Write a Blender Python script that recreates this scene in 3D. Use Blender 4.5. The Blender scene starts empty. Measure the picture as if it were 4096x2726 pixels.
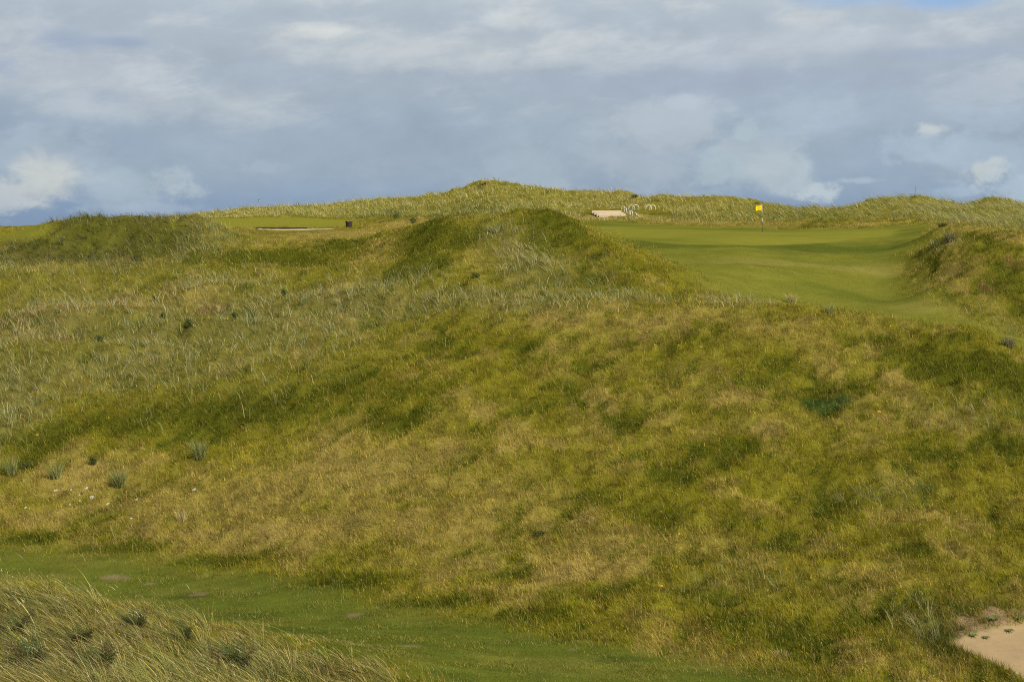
import bpy, bmesh, math, random
import numpy as np
from mathutils import Vector, Matrix

R = math.radians
scene = bpy.context.scene
COL = scene.collection
rng = np.random.default_rng(7)
random.seed(7)
QUALITY = 1.0          # multiplies the number of grass blades

# ------------------------------------------------------------------ camera
F = 50.0 / 36.0 * 4096.0            # focal length in photo pixels
PITCH = math.atan(463.0 / F)
EYE = 10.5
cam_d = bpy.data.cameras.new("camera")
cam_d.lens = 50.0
cam_d.sensor_width = 36.0
cam_d.clip_start = 0.2
cam_d.clip_end = 20000.0
cam = bpy.data.objects.new("camera", cam_d)
COL.objects.link(cam)
cam.location = (0, 0, EYE)
cam.rotation_euler = (math.pi / 2 - PITCH, 0, 0)
scene.camera = cam
SP, CP = math.sin(PITCH), math.cos(PITCH)


def ray(u, v):
    """direction of a photo pixel, scaled to one metre of depth"""
    a, b = (u - 2048.0) / F, (1363.0 - v) / F
    y = CP + b * SP
    return a / y, (-SP + b * CP) / y


# ------------------------------------------------------------------ light
SUN_AZ, SUN_EL = R(133), R(36)      # clockwise from +Y (the view direction): from the right, a little behind
sd = bpy.data.lights.new("sun", 'SUN')
sd.energy = 5.0
sd.angle = R(0.6)
sd.color = (1.0, 0.93, 0.80)
sun = bpy.data.objects.new("sun", sd)
COL.objects.link(sun)
sv = Vector((math.sin(SUN_AZ) * math.cos(SUN_EL), math.cos(SUN_AZ) * math.cos(SUN_EL), math.sin(SUN_EL)))
sun.rotation_euler = sv.to_track_quat('Z', 'Y').to_euler()
sun.location = (60, -40, 80)

scene.view_settings.view_transform = 'Standard'
scene.view_settings.look = 'None'
scene.view_settings.gamma = 1.0
scene.view_settings.exposure = 0.0


def lin(r, g=None, b=None):
    if g is None:
        r, g, b = r
    f = lambda c: (c / 255.0 / 12.92) if c / 255.0 <= 0.04045 else ((c / 255.0 + 0.055) / 1.055) ** 2.4
    return (f(r), f(g), f(b))


# ------------------------------------------------------------------ sky
class NT:
    """small helper round a node tree"""
    def __init__(self, tree):
        self.t = tree
        self.t.nodes.clear()

    def n(self, kind, **kw):
        nd = self.t.nodes.new(kind)
        for k, v in kw.items():
            setattr(nd, k, v)
        return nd

    def put(self, sock, val):
        if isinstance(val, bpy.types.NodeSocket):
            self.t.links.new(val, sock)
        else:
            sock.default_value = val

    def m(self, op, a, b=None, c=None, clamp=False):
        nd = self.n('ShaderNodeMath', operation=op, use_clamp=clamp)
        for i, x in enumerate((a, b, c)):
            if x is not None:
                self.put(nd.inputs[i], x)
        return nd.outputs[0]

    def smooth(self, x, lo, hi):
        nd = self.n('ShaderNodeMapRange', interpolation_type='SMOOTHSTEP', clamp=True)
        self.put(nd.inputs['Value'], x)
        nd.inputs['From Min'].default_value = lo
        nd.inputs['From Max'].default_value = hi
        return nd.outputs['Result']

    def xyz(self, x, y, z=0.0):
        nd = self.n('ShaderNodeCombineXYZ')
        for i, q in enumerate((x, y, z)):
            self.put(nd.inputs[i], q)
        return nd.outputs[0]

    def noise(self, vec, scale=1.0, detail=6.0, rough=0.55, dist=0.0, col=False):
        nd = self.n('ShaderNodeTexNoise', noise_dimensions='3D')
        self.put(nd.inputs['Vector'], vec)
        nd.inputs['Scale'].default_value = scale
        nd.inputs['Detail'].default_value = detail
        nd.inputs['Roughness'].default_value = rough
        nd.inputs['Distortion'].default_value = dist
        return nd.outputs[1 if col else 0]

    def mix(self, fac, a, b, blend='MIX'):
        nd = self.n('ShaderNodeMix', data_type='RGBA', blend_type=blend)
        self.put(nd.inputs[0], fac)
        for i, x in ((6, a), (7, b)):
            if isinstance(x, tuple) and len(x) == 3:
                x = (*x, 1.0)
            self.put(nd.inputs[i], x)
        return nd.outputs[2]


def build_world():
    w = bpy.data.worlds.new("World")
    scene.world = w
    w.use_nodes = True
    T = NT(w.node_tree)
    tc = T.n('ShaderNodeTexCoord')
    sep = T.n('ShaderNodeSeparateXYZ')
    T.put(sep.inputs[0], tc.outputs['Generated'])
    x, y, z = sep.outputs
    hyp = T.m('SQRT', T.m('ADD', T.m('MULTIPLY', x, x), T.m('MULTIPLY', y, y)))
    hyp = T.m('MAXIMUM', hyp, 0.001)
    A = T.m('ARCTAN2', x, y)
    E = T.m('DIVIDE', z, hyp)
    Ec = T.m('MINIMUM', E, 3.0)

    sky = T.n('ShaderNodeTexSky', sky_type='NISHITA')
    sky.sun_disc = False
    sky.sun_elevation = SUN_EL
    sky.sun_rotation = SUN_AZ
    sky.air_density = 1.0
    sky.dust_density = 0.6
    blue = T.mix(1.0, sky.outputs[0], (0.62, 0.62, 0.62), 'MULTIPLY')

    def c10(rgb):
        l = lin(rgb)
        return (l[0] * 10, l[1] * 10, l[2] * 10)

    # the grey cloud deck: colour with elevation
    ramp = T.n('ShaderNodeValToRGB')
    T.put(ramp.inputs[0], T.m('MULTIPLY', T.m('ADD', Ec, 0.02), 2.0, clamp=True))
    stops = [(0.0, (118, 140, 176)), (0.012, (128, 150, 184)), (0.035, (147, 165, 190)), (0.065, (151, 167, 191)),
             (0.09, (160, 174, 196)), (0.115, (166, 178, 198)), (0.145, (172, 184, 203)), (0.165, (180, 191, 207)),
             (0.30, (186, 194, 205)), (0.48, (150, 160, 176))]
    cr = ramp.color_ramp
    while len(cr.elements) < len(stops):
        cr.elements.new(0.5)
    for el, (e, rgb) in zip(cr.elements, stops):
        el.position = min(1.0, (e + 0.02) * 2.0)
        l = lin(rgb)
        el.color = (*l, 1)
    base = T.mix(1.0, ramp.outputs[0], (10.0, 10.0, 10.0), 'MULTIPLY')

    tilt = T.m('ADD', Ec, T.m('MULTIPLY', A, -0.11))
    nA = T.noise(T.xyz(T.m('MULTIPLY', A, 17.0), T.m('MULTIPLY', tilt, 42.0), 3.3), 1.0, 9.0, 0.60, 0.15)
    nD = T.noise(T.xyz(T.m('MULTIPLY', A, 95.0), T.m('MULTIPLY', Ec, 125.0), 7.7), 1.0, 7.0, 0.58, 0.2)
    nB = T.noise(T.xyz(T.m('MULTIPLY', A, 3.2), T.m('MULTIPLY', tilt, 21.0), 9.1), 1.0, 6.0, 0.5, 0.35)
    nC = T.noise(T.xyz(T.m('MULTIPLY', A, 34.0), T.m('MULTIPLY', Ec, 50.0), 1.7), 1.0, 8.0, 0.56, 0.25)
    nF = T.noise(T.xyz(T.m('MULTIPLY', A, 14.0), T.m('MULTIPLY', Ec, 24.0), 5.7), 1.0, 5.0, 0.55, 0.3)

    up = T.smooth(Ec, 0.055, 0.10)
    low = T.m('SUBTRACT', 1.0, up)
    light = T.m('MULTIPLY', T.m('MULTIPLY', T.smooth(nA, 0.44, 0.70), up), 0.50)
    dark = T.m('MULTIPLY', T.m('MULTIPLY', T.smooth(nB, 0.54, 0.30), up), 0.26)
    col = T.mix(light, base, c10((204, 207, 214)))
    col = T.mix(dark, col, c10((154, 168, 191)))
    # soft mottling of the lower air
    col = T.mix(T.m('MULTIPLY', T.m('MULTIPLY', T.smooth(nF, 0.45, 0.7), low), 0.35), col, c10((166, 180, 200)))
    col = T.mix(T.m('MULTIPLY', T.m('MULTIPLY', T.smooth(nF, 0.5, 0.3), low), 0.30), col, c10((136, 156, 188)))

    # clouds of their own: (photo u, v, ru, rv, colour, alpha, raggedness, soft)
    blobs = [
        (60, 560, 420, 120, (136, 154, 184), 0.45, 0.7, 0.9),
        (150, 880, 520, 90, (122, 145, 180), 0.45, 0.8, 0.9),
        (2250, 640, 700, 130, (144, 161, 187), 0.35, 0.8, 0.9),
        (1350, 560, 500, 110, (146, 162, 188), 0.3, 0.8, 0.9),
        (3560, 640, 160, 150, (142, 161, 190), 0.4, 0.8, 0.8),
        (3820, 770, 260, 70, (138, 159, 190), 0.45, 0.8, 0.8),
        (480, 170, 120, 24, (140, 158, 194), 0.6, 1.0, 0.8),
        (250, 170, 90, 40, (142, 160, 196), 0.5, 1.0, 0.8),
        (20, 270, 60, 40, (132, 152, 192), 0.6, 1.0, 0.8),
        (400, 390, 130, 40, (146, 162, 194), 0.6, 1.0, 0.8),
        (1750, 290, 500, 46, (152, 165, 188), 0.6, 0.9, 0.9),
        (1650, 195, 520, 70, (194, 201, 212), 0.55, 1.6, 1.0),
        (1280, 125, 110, 28, (208, 212, 218), 0.7, 1.2, 0.8),
        (2090, 80, 120, 40, (205, 211, 219), 0.6, 1.2, 0.8),
        (930, 415, 260, 70, (192, 199, 210), 0.55, 1.6, 1.0),
        (560, 410, 170, 55, (184, 192, 206), 0.45, 1.5, 1.0),
        (260, 300, 330, 85, (188, 195, 209), 0.55, 1.4, 1.0),
        (280, 425, 190, 34, (184, 193, 207), 0.40, 1.6, 1.0),
        (3300, 165, 520, 50, (184, 194, 212), 0.7, 1.0, 0.85),
        (2900, 240, 430, 34, (178, 189, 208), 0.55, 1.0, 0.85),
        (3000, 330, 900, 60, (154, 168, 198), 0.5, 0.9, 0.9),
        (3760, 215, 340, 26, (156, 171, 203), 0.5, 0.8, 0.9),
        (3420, -8, 210, 34, (146, 180, 226), 0.6, 0.9, 0.8),
        (3780, -4, 170, 40, (138, 176, 228), 0.8, 0.9, 0.7),
        # cumulus near the horizon
        (160, 620, 230, 110, (162, 177, 199), 0.75, 1.3, 0.55),
        (195, 705, 110, 78, (194, 199, 205), 0.85, 1.4, 0.6),
        (85, 765, 130, 52, (188, 194, 202), 0.8, 1.4, 0.6),
        (20, 800, 90, 50, (178, 188, 202), 0.8, 1.4, 0.5),
        (480, 760, 170, 70, (162, 178, 198), 0.7, 1.5, 0.6),
        (690, 720, 70, 55, (172, 186, 202), 0.6, 1.6, 0.6),
        (760, 760, 60, 26, (176, 189, 204), 0.6, 1.6, 0.6),
        (1060, 670, 90, 26, (162, 177, 200), 0.6, 1.5, 0.6),
        (560, 835, 200, 24, (160, 177, 200), 0.6, 1.5, 0.6),
        (2330, 560, 320, 190, (160, 174, 195), 0.55, 1.2, 0.45),
        (2120, 680, 200, 110, (158, 173, 194), 0.7, 1.2, 0.45),
        (2680, 500, 230, 90, (176, 187, 203), 0.75, 1.3, 0.5),
        (2620, 640, 240, 150, (165, 178, 198), 0.6, 1.2, 0.45),
        (3020, 610, 190, 130, (168, 182, 200), 0.7, 1.2, 0.35),
        (2990, 520, 52, 42, (170, 186, 203), 0.9, 1.0, 0.35),
        (3120, 690, 130, 80, (173, 186, 202), 0.7, 1.3, 0.4),
        (2860, 680, 90, 60, (164, 181, 200), 0.85, 1.2, 0.4),
        (2740, 405, 70, 26, (184, 194, 208), 0.6, 1.2, 0.6),
        (3280, 770, 80, 36, (182, 195, 209), 0.8, 1.4, 0.45),
        (3440, 722, 70, 12, (165, 182, 205), 0.8, 1.0, 0.6),
        (3390, 440, 560, 90, (162, 178, 202), 0.55, 1.0, 0.8),
        (3725, 520, 56, 22, (204, 211, 217), 0.7, 1.5, 0.6),
        (3690, 590, 150, 60, (164, 181, 206), 0.7, 1.6, 0.6),
        (3950, 640, 200, 90, (165, 182, 206), 0.7, 1.4, 0.5),
        (3990, 480, 150, 40, (168, 184, 210), 0.5, 1.4, 0.6),
        (3945, 690, 66, 50, (192, 201, 210), 0.7, 1.8, 0.6),
        (4080, 760, 110, 60, (168, 186, 208), 0.8, 1.3, 0.5),
        (3830, 765, 70, 20, (160, 180, 206), 0.7, 1.2, 0.5),
    ]
    for (u, v, ru, rv, rgb, al, rag, soft) in blobs:
        dx, dz = ray(u, v)
        a0 = math.atan2(dx, 1.0)
        e0 = dz / math.hypot(dx, 1.0)
        p = T.m('MULTIPLY', T.m('SUBTRACT', A, a0), F / ru)
        q = T.m('MULTIPLY', T.m('SUBTRACT', E, e0), F / rv)
        r = T.m('SQRT', T.m('ADD', T.m('MULTIPLY', p, p), T.m('MULTIPLY', q, q)))
        src = nD if (rv < 62 and v > 440) else (nC if (rv > 20 and ru / rv < 3.2) else nA)
        r = T.m('ADD', r, T.m('MULTIPLY', T.m('SUBTRACT', src, 0.5), -1.9 * rag))
        mk = T.smooth(r, 1.05 + soft * 0.75, 0.95 - soft * 1.0)
        col = T.mix(T.m('MULTIPLY', mk, al), col, c10(rgb))
    # fine wisps over everything
    wis = T.m('ADD', T.m('MULTIPLY', T.m('SUBTRACT', nC, 0.5), 0.20), T.m('MULTIPLY', T.m('SUBTRACT', nA, 0.5), 0.22))
    wis = T.m('ADD', 1.0, wis)
    col = T.mix(1.0, col, T.xyz(wis, wis, wis), 'MULTIPLY')
    # the clear sky shows through by a small share everywhere
    col = T.mix(0.97, blue, col)
    col = T.mix(1.0, col, (1.10, 1.095, 1.0), 'MULTIPLY')
    bg = T.n('ShaderNodeBackground')
    T.put(bg.inputs[0], col)
    bg.inputs[1].default_value = 0.1
    out = T.n('ShaderNodeOutputWorld')
    T.put(out.inputs[0], bg.outputs[0])


build_world()
scene.world.cycles.sampling_method = 'MANUAL'
scene.world.cycles.sample_map_resolution = 256
scene.cycles.use_denoising = False
scene.cycles.pixel_filter_type = 'BLACKMAN_HARRIS'
scene.cycles.filter_width = 1.05
scene.cycles.max_bounces = 5
scene.cycles.diffuse_bounces = 3
scene.cycles.transmission_bounces = 3
scene.cycles.caustics_reflective = False
scene.cycles.caustics_refractive = False

# ------------------------------------------------------------------ noise
_perm = np.random.default_rng(11).permutation(512).astype(np.int64)
_ang = np.random.default_rng(12).random(512) * 2 * np.pi
_gx, _gy = np.cos(_ang), np.sin(_ang)


def perlin(x, y):
    xi, yi = np.floor(x).astype(np.int64), np.floor(y).astype(np.int64)
    xf, yf = x - xi, y - yi
    u = xf * xf * xf * (xf * (xf * 6 - 15) + 10)
    v = yf * yf * yf * (yf * (yf * 6 - 15) + 10)

    def g(ix, iy, dx, dy):
        h = _perm[(_perm[ix & 511] + iy) & 511]
        return _gx[h] * dx + _gy[h] * dy
    a = g(xi, yi, xf, yf)
    b = g(xi + 1, yi, xf - 1, yf)
    c = g(xi, yi + 1, xf, yf - 1)
    d = g(xi + 1, yi + 1, xf - 1, yf - 1)
    return (a + u * (b - a)) * (1 - v) + (c + u * (d - c)) * v


def fbm(x, y, wave, octaves=4, gain=0.5, off=0.0):
    s, amp, f, tot = 0.0, 1.0, 1.0 / wave, 0.0
    for i in range(octaves):
        s = s + amp * perlin(x * f + 17.3 * i + off, y * f - 9.1 * i + off * 1.7)
        tot += amp
        amp *= gain
        f *= 2.0
    return s / tot * 1.6      # about -1..1


def sstep(x, lo, hi):
    t = np.clip((x - lo) / (hi - lo), 0, 1)
    return t * t * (3 - 2 * t)


# ------------------------------------------------------------------ terrain
# surveyed spot heights: for a line of sight u, (v, depth) pairs
SPOTS = {
    -700: [(2240, 44), (2000, 49), (1800, 53), (1600, 58), (1400, 64), (1250, 69), (1120, 76), (1060, 84), (1020, 92), (975, 125), (935, 160)],
    -300: [(2726, 24), (2420, 30), (2220, 45), (2000, 50), (1800, 54), (1600, 59), (1400, 65), (1250, 70), (1130, 76), (1050, 82), (1000, 90), (968, 120), (930, 160), (918, 200)],
    0: [(2726, 24), (2350, 31), (2190, 46), (2000, 50), (1800, 54), (1600, 59), (1400, 65), (1250, 70), (1130, 75), (1030, 82), (975, 89), (960, 120), (925, 165), (917, 200)],
    130: [(1150, 74), (1090, 79), (1050, 83), (985, 87), (910, 91)],
    230: [(2000, 50), (1800, 54), (1600, 59), (1400, 65), (1250, 70), (1150, 74.5), (1090, 79), (1045, 83.5), (960, 87), (878, 91.5)],
    330: [(1150, 74.5), (1090, 79), (1045, 83.5), (955, 87.5), (870, 92)],
    400: [(2726, 25), (2430, 30.5), (2200, 45.5), (2000, 50), (1800, 54), (1600, 59), (1400, 65), (1250, 70), (1150, 74.5), (1090, 79.5), (1045, 83.5), (960, 87.5), (874, 92)],
    600: [(1150, 75), (1090, 79), (1050, 82.5), (960, 87), (878, 91.5)],
    800: [(2726, 26.5), (2510, 31), (2255, 44), (2000, 49), (1800, 53.5), (1600, 58), (1400, 64), (1250, 69), (1165, 74), (1090, 79), (1040, 82), (975, 86.5), (898, 91.5)],
    960: [(1090, 78.5), (1030, 82), (985, 86), (935, 91), (940, 100), (922, 118), (916, 126), (911, 131), (874, 141), (862, 156)],
    1200: [(2726, 29.5), (2600, 31), (2320, 41.5), (2100, 46), (1900, 50), (1700, 55), (1500, 60), (1300, 67), (1180, 73), (1080, 79), (1000, 86), (940, 99), (921, 118), (916, 125.5), (910, 131), (874, 141), (850, 156)],
    1440: [(1080, 79), (1000, 85), (950, 92), (920, 114), (911, 126), (895, 134), (870, 143), (840, 156)],
    1600: [(2660, 31.5), (2400, 39.2), (2200, 43), (2000, 47), (1800, 51.5), (1600, 56), (1400, 62), (1250, 67.5), (1150, 71), (1050, 77), (950, 83), (915, 92), (885, 125), (865, 138), (840, 152)],
    1750: [(1170, 69.5), (1050, 75), (950, 80), (885, 84)],
    1820: [(800, 162), (850, 146)],
    1940: [(780, 160), (830, 146)],
    2000: [(2726, 31.5), (2480, 37), (2300, 41), (2100, 45), (1900, 49), (1700, 53), (1500, 58), (1350, 62), (1220, 66), (1160, 69), (1080, 73), (980, 78), (900, 82), (850, 85.5)],
    2100: [(795, 158), (835, 145)],
    2250: [(1160, 69), (1060, 74), (960, 79), (885, 83), (866, 85), (805, 158), (840, 146)],
    2330: [(1040, 76), (935, 80.5)],
    2420: [(2726, 32), (2570, 35), (2400, 38.5), (2200, 43), (2000, 46.5), (1800, 50.5), (1600, 55), (1400, 60), (1260, 64), (1180, 67.5), (1100, 71.5), (1010, 76), (965, 79.5), (806, 156), (840, 146), (872, 138)],
    2560: [(1100, 71.5), (1030, 76), (822, 150), (850, 142), (872, 137), (885, 130)],
    2650: [(1120, 71.5), (1060, 75), (832, 148), (880, 133)],
    2800: [(2726, 32.3), (2640, 34), (2450, 37.3), (2250, 41), (2050, 45), (1850, 49), (1650, 53.3), (1450, 58), (1300, 62), (1210, 66), (1170, 70), (1080, 78), (1000, 90), (950, 101), (930, 111), (912, 121), (895, 130), (860, 138)],
    2980: [(1060, 80), (1000, 90), (950, 101), (930, 111), (916, 119), (895, 127), (860, 138)],
    3200: [(2726, 32), (2600, 34.5), (2400, 38), (2200, 42), (2000, 45.7), (1800, 49.8), (1600, 54), (1430, 58), (1300, 61.5), (1235, 64), (1170, 76), (1080, 84), (1000, 94), (945, 106), (926, 114), (921, 118), (903, 121), (892, 124), (891, 127), (862, 137)],
    3450: [(1262, 62.5), (1190, 77), (1090, 85), (1000, 95), (945, 106), (922, 113), (914, 117.5), (899, 120.5), (885, 124), (885, 127), (868, 134)],
    3560: [(838, 137)],
    3600: [(2726, 31.3), (2600, 33.5), (2450, 36.2), (2250, 40), (2050, 44), (1850, 48), (1650, 52.5), (1480, 56.5), (1350, 60), (1285, 62.3), (1205, 77), (1100, 85), (1000, 96), (945, 106), (915, 112), (899, 118)],
    3720: [(1150, 78), (1060, 82), (985, 90), (930, 103), (895, 114), (870, 124), (838, 134)],
    3780: [(1120, 76), (1000, 82.5), (940, 88), (910, 94)],
    3900: [(2740, 32.2), (2620, 33.6), (2545, 34.6), (2470, 35.5), (2395, 36.3), (2250, 39.5), (2050, 43.5), (1850, 47.7), (1650, 52), (1480, 56), (1370, 59), (1318, 60.5), (1245, 71), (1150, 74), (1050, 79), (960, 84), (922, 87), (880, 112), (848, 128)],
    3980: [(845, 128)],
    4096: [(2780, 32), (2640, 33.4), (2500, 35.4), (2430, 36.3), (2390, 37), (2250, 39.5), (2050, 43.5), (1850, 47.5), (1650, 51.8), (1500, 55.5), (1415, 58.5), (1335, 68), (1280, 70), (1150, 74.5), (1050, 78), (950, 82.5), (940, 84), (905, 104), (855, 126)],
    4400: [(2640, 33.4), (2480, 35.6), (2390, 37), (2250, 39.5), (2050, 43.5), (1850, 47.5), (1650, 51.5), (1500, 55), (1420, 59), (1330, 66), (1200, 72), (1080, 78), (985, 84), (930, 104), (850, 126)],
    4900: [(2240, 40), (1850, 47), (1500, 55), (1400, 60), (1330, 68), (1150, 75), (1020, 84), (930, 104), (820, 142)],
}
# (u, depth, height above eye level) for ground that the lines of sight do not reach
CREST = [(960, 848, 172), (1100, 838, 172), (1300, 822, 172), (1450, 806, 172), (1550, 796, 172), (1700, 780, 172), (1780, 768, 172), (1850, 750, 172), (1905, 731, 172), (1960, 728, 171.5), (2050, 740, 171), (2130, 756, 170), (2230, 766, 168), (2330, 765, 167),
         (2430, 764, 166), (2505, 764, 165.5), (2545, 784, 165), (2590, 808, 163), (2650, 797, 160), (2750, 788, 156), (2850, 785, 154), (2960, 794, 153), (3040, 805, 152), (3110, 830, 150), (3200, 836, 149), (3300, 836, 149), (3425, 826, 148), (3475, 796, 148), (3520, 786, 148),
         (3580, 796, 148), (3630, 792, 148), (3690, 783, 148), (3750, 800, 147), (3810, 829, 146), (3860, 819, 146), (3910, 804, 146), (3970, 790, 146), (4030, 802, 146), (4096, 825, 145), (4300, 824, 144), (4500, 815, 144)]
HIDDEN = [
    (0, 37, -10.2), (400, 36, -10.2), (800, 36, -10.3), (1200, 35, -10.3), (-300, 37, -10.1),
    (300, 98, -1.3), (600, 98, -1.0), (0, 98, -1.4), (130, 98, -1.4), (450, 98, -1.2), (800, 98, -.8),
    (1700, 93, -.5), (1850, 96, -.5), (2000, 97, -.5), (2250, 97, -.7), (2000, 106, -.4), (2250, 108, -.7), (1800, 110, -.2), (2000, 125, .3),
    (2400, 88, -1.3), (2400, 96, -1.1), (2400, 106, -.75), (2400, 118, -.25), (2300, 120, -.2), (2560, 84, -2.2), (2560, 92, -1.4), (2560, 110, -.65), (2560, 121, -.15),
    (2680, 82, -2.35), (2250, 130, .3), (2420, 130, .35), (2100, 135, .6),
    (3200, 69, -4.1), (3450, 69, -4.5), (3600, 69, -4.7), (3900, 65.5, -4.75), (4096, 63, -5.0), (4400, 63, -5.3),
    (3900, 95, -.9), (4096, 92, -1.1), (4400, 92, -1.2), (3900, 103, -.2), (4096, 98, -.7),
    (0, 14, -5.2), (-300, 14, -5.2), (800, 14, -5.4), (2048, 14, -5.8), (3300, 14, -5.9), (4096, 14, -5.9), (-1500, 14, -5.2), (5500, 14, -6),
    (2048, 22, -8.2), (3000, 22, -8.4), (4096, 22, -8.6), (1300, 22, -7.8), (4900, 24, -8.8),
    (2048, 5, -2.8), (-3000, 5, -2.8), (7000, 5, -2.8), (2048, 0.1, -1.75), (4900, 33, -10.2), (2048, 27, -9.6), (3000, 27, -9.8), (4096, 28, -9.8),
    (-2000, 60, -7.5), (-2000, 90, -2), (-2000, 45, -10), (6200, 60, -5), (6200, 45, -8.5), (6200, 90, -1.5),
    (-300, 215, -.6), (0, 220, -.5), (500, 190, .6), (1000, 195, .5), (1500, 195, 1.5), (1950, 196, 2.5), (2400, 190, 1.5), (2800, 178, 1.5), (3200, 172, 1.5), (3560, 170, 2), (3900, 168, 1.5), (4300, 168, 1.5), (4900, 168, 1.5),
    (0, 240, -3), (1000, 235, -4), (2000, 235, -4), (3000, 220, -4), (4000, 215, -4), (5000, 215, -4), (-700, 240, -3),
]


def spots():
    pts = []
    for u, lst in SPOTS.items():
        for v, d in lst:
            dx, dz = ray(u, v)
            pts.append((dx * d, d, dz * d))
    for u, d, z in HIDDEN:
        dx, _ = ray(u, 900)
        pts.append((dx * d, d, z))
    for u, v, d in CREST:
        dx, dz = ray(u, v)
        pts.append((dx * d, d, dz * d))
        pts.append((dx * (d + 12), d + 12, dz * d - 1.4))
    p = np.array(pts)
    p[:, 2] += EYE
    return p


SPT = spots()


def _warp(x, y):
    # work in log depth so that near and far spots carry like weight
    ly = np.log(np.maximum(y, 0.0) + 12.0)
    return x / (np.maximum(y, 0.0) + 12.0) * 2.2, ly * 2.2


def _phi(r2):
    return 0.5 * r2 * np.log(r2 + 1e-12)


def fit_tps():
    px, py = _warp(SPT[:, 0], SPT[:, 1])
    n = len(px)
    K = _phi((px[:, None] - px[None]) ** 2 + (py[:, None] - py[None]) ** 2)
    K += np.eye(n) * 1e-7
    Pm = np.stack([np.ones(n), px, py], 1)
    M = np.zeros((n + 3, n + 3))
    M[:n, :n] = K
    M[:n, n:] = Pm
    M[n:, :n] = Pm.T
    rhs = np.zeros(n + 3)
    rhs[:n] = SPT[:, 2]
    s = np.linalg.solve(M, rhs)
    return px, py, s[:n], s[n:]


_TP = fit_tps()


def tps(x, y):
    px, py, w, c = _TP
    wx, wy = _warp(x, y)
    out = np.empty(x.size)
    wx, wy = wx.ravel(), wy.ravel()
    for i in range(0, wx.size, 40000):
        sl = slice(i, i + 40000)
        out[sl] = _phi((wx[sl, None] - px) ** 2 + (wy[sl, None] - py) ** 2) @ w
    out += c[0] + c[1] * wx + c[2] * wy
    return out.reshape(x.shape)


# rows and columns of the ground sheet (finer near the viewer)
ys = [0.0]
while ys[-1] < 255.0:
    ys.append(ys[-1] + max(0.10, 0.0048 * ys[-1]))
ROW = np.array(ys)
NS = 620
SCOL = np.linspace(-1, 1, NS)
HW = 0.47 * ROW + 7.0


def hw(y):
    return 0.47 * y + 7.0


GX = SCOL[None, :] * HW[:, None]
GY = np.repeat(ROW[:, None], NS, 1)
GZ = tps(GX, GY)
NR = len(ROW)


def samp(field, x, y):
    """bilinear look-up in the ground sheet"""
    r = np.clip(np.interp(y, ROW, np.arange(NR)), 0, NR - 1.001)
    s = np.clip((x / hw(y) + 1) * 0.5 * (NS - 1), 0, NS - 1.001)
    r0, s0 = r.astype(int), s.astype(int)
    fr, fs = r - r0, s - s0
    return ((field[r0, s0] * (1 - fs) + field[r0, s0 + 1] * fs) * (1 - fr)
            + (field[r0 + 1, s0] * (1 - fs) + field[r0 + 1, s0 + 1] * fs) * fr)


_DD = np.exp(np.linspace(math.log(12), math.log(250), 3000))
GZ0 = GZ.copy()


def hit(u, v, dmin=0.0):
    """where the line of sight of a photo pixel meets the ground"""
    dx, dz = ray(u, v)
    z = samp(GZ0, dx * _DD, _DD)
    below = (EYE + dz * _DD <= z) & (_DD > dmin)
    d = _DD[np.argmax(below)] if below.any() else 240.0
    return dx * d, d


def ground_z(x, y):
    return float(samp(GZ, np.array([x]), np.array([y]))[0])


def poly_world(pts):
    return np.array([hit(*p) for p in pts])


def poly_sd(poly, x, y):
    """signed distance to a polygon, positive inside"""
    inside = np.zeros(x.shape, bool)
    best = np.full(x.shape, 1e9)
    n = len(poly)
    for i in range(n):
        x0, y0 = poly[i]
        x1, y1 = poly[(i + 1) % n]
        c = ((y0 > y) != (y1 > y)) & (x < (x1 - x0) * (y - y0) / (y1 - y0 + 1e-12) + x0)
        inside ^= c
        ex, ey = x1 - x0, y1 - y0
        t = np.clip(((x - x0) * ex + (y - y0) * ey) / (ex * ex + ey * ey + 1e-12), 0, 1)
        best = np.minimum(best, np.hypot(x - x0 - t * ex, y - y0 - t * ey))
    return np.where(inside, best, -best)


def blob_field(lst, x, y):
    out = np.zeros(x.shape)
    for (u, v, ru, rv, w) in lst:
        cx, cy = hit(u, v)
        rx = max(0.25, ru / F * cy)
        y0, y1 = hit(u, v + rv)[1], hit(u, v - rv)[1]
        ry = min(max(0.25, 0.5 * abs(y1 - y0)), 14.0, max(3.0, 4 * rx))
        q = ((x - cx) / rx) ** 2 + ((y - cy) / ry) ** 2
        out = np.maximum(out, w * np.exp(-0.8 * q))
    return out


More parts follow.
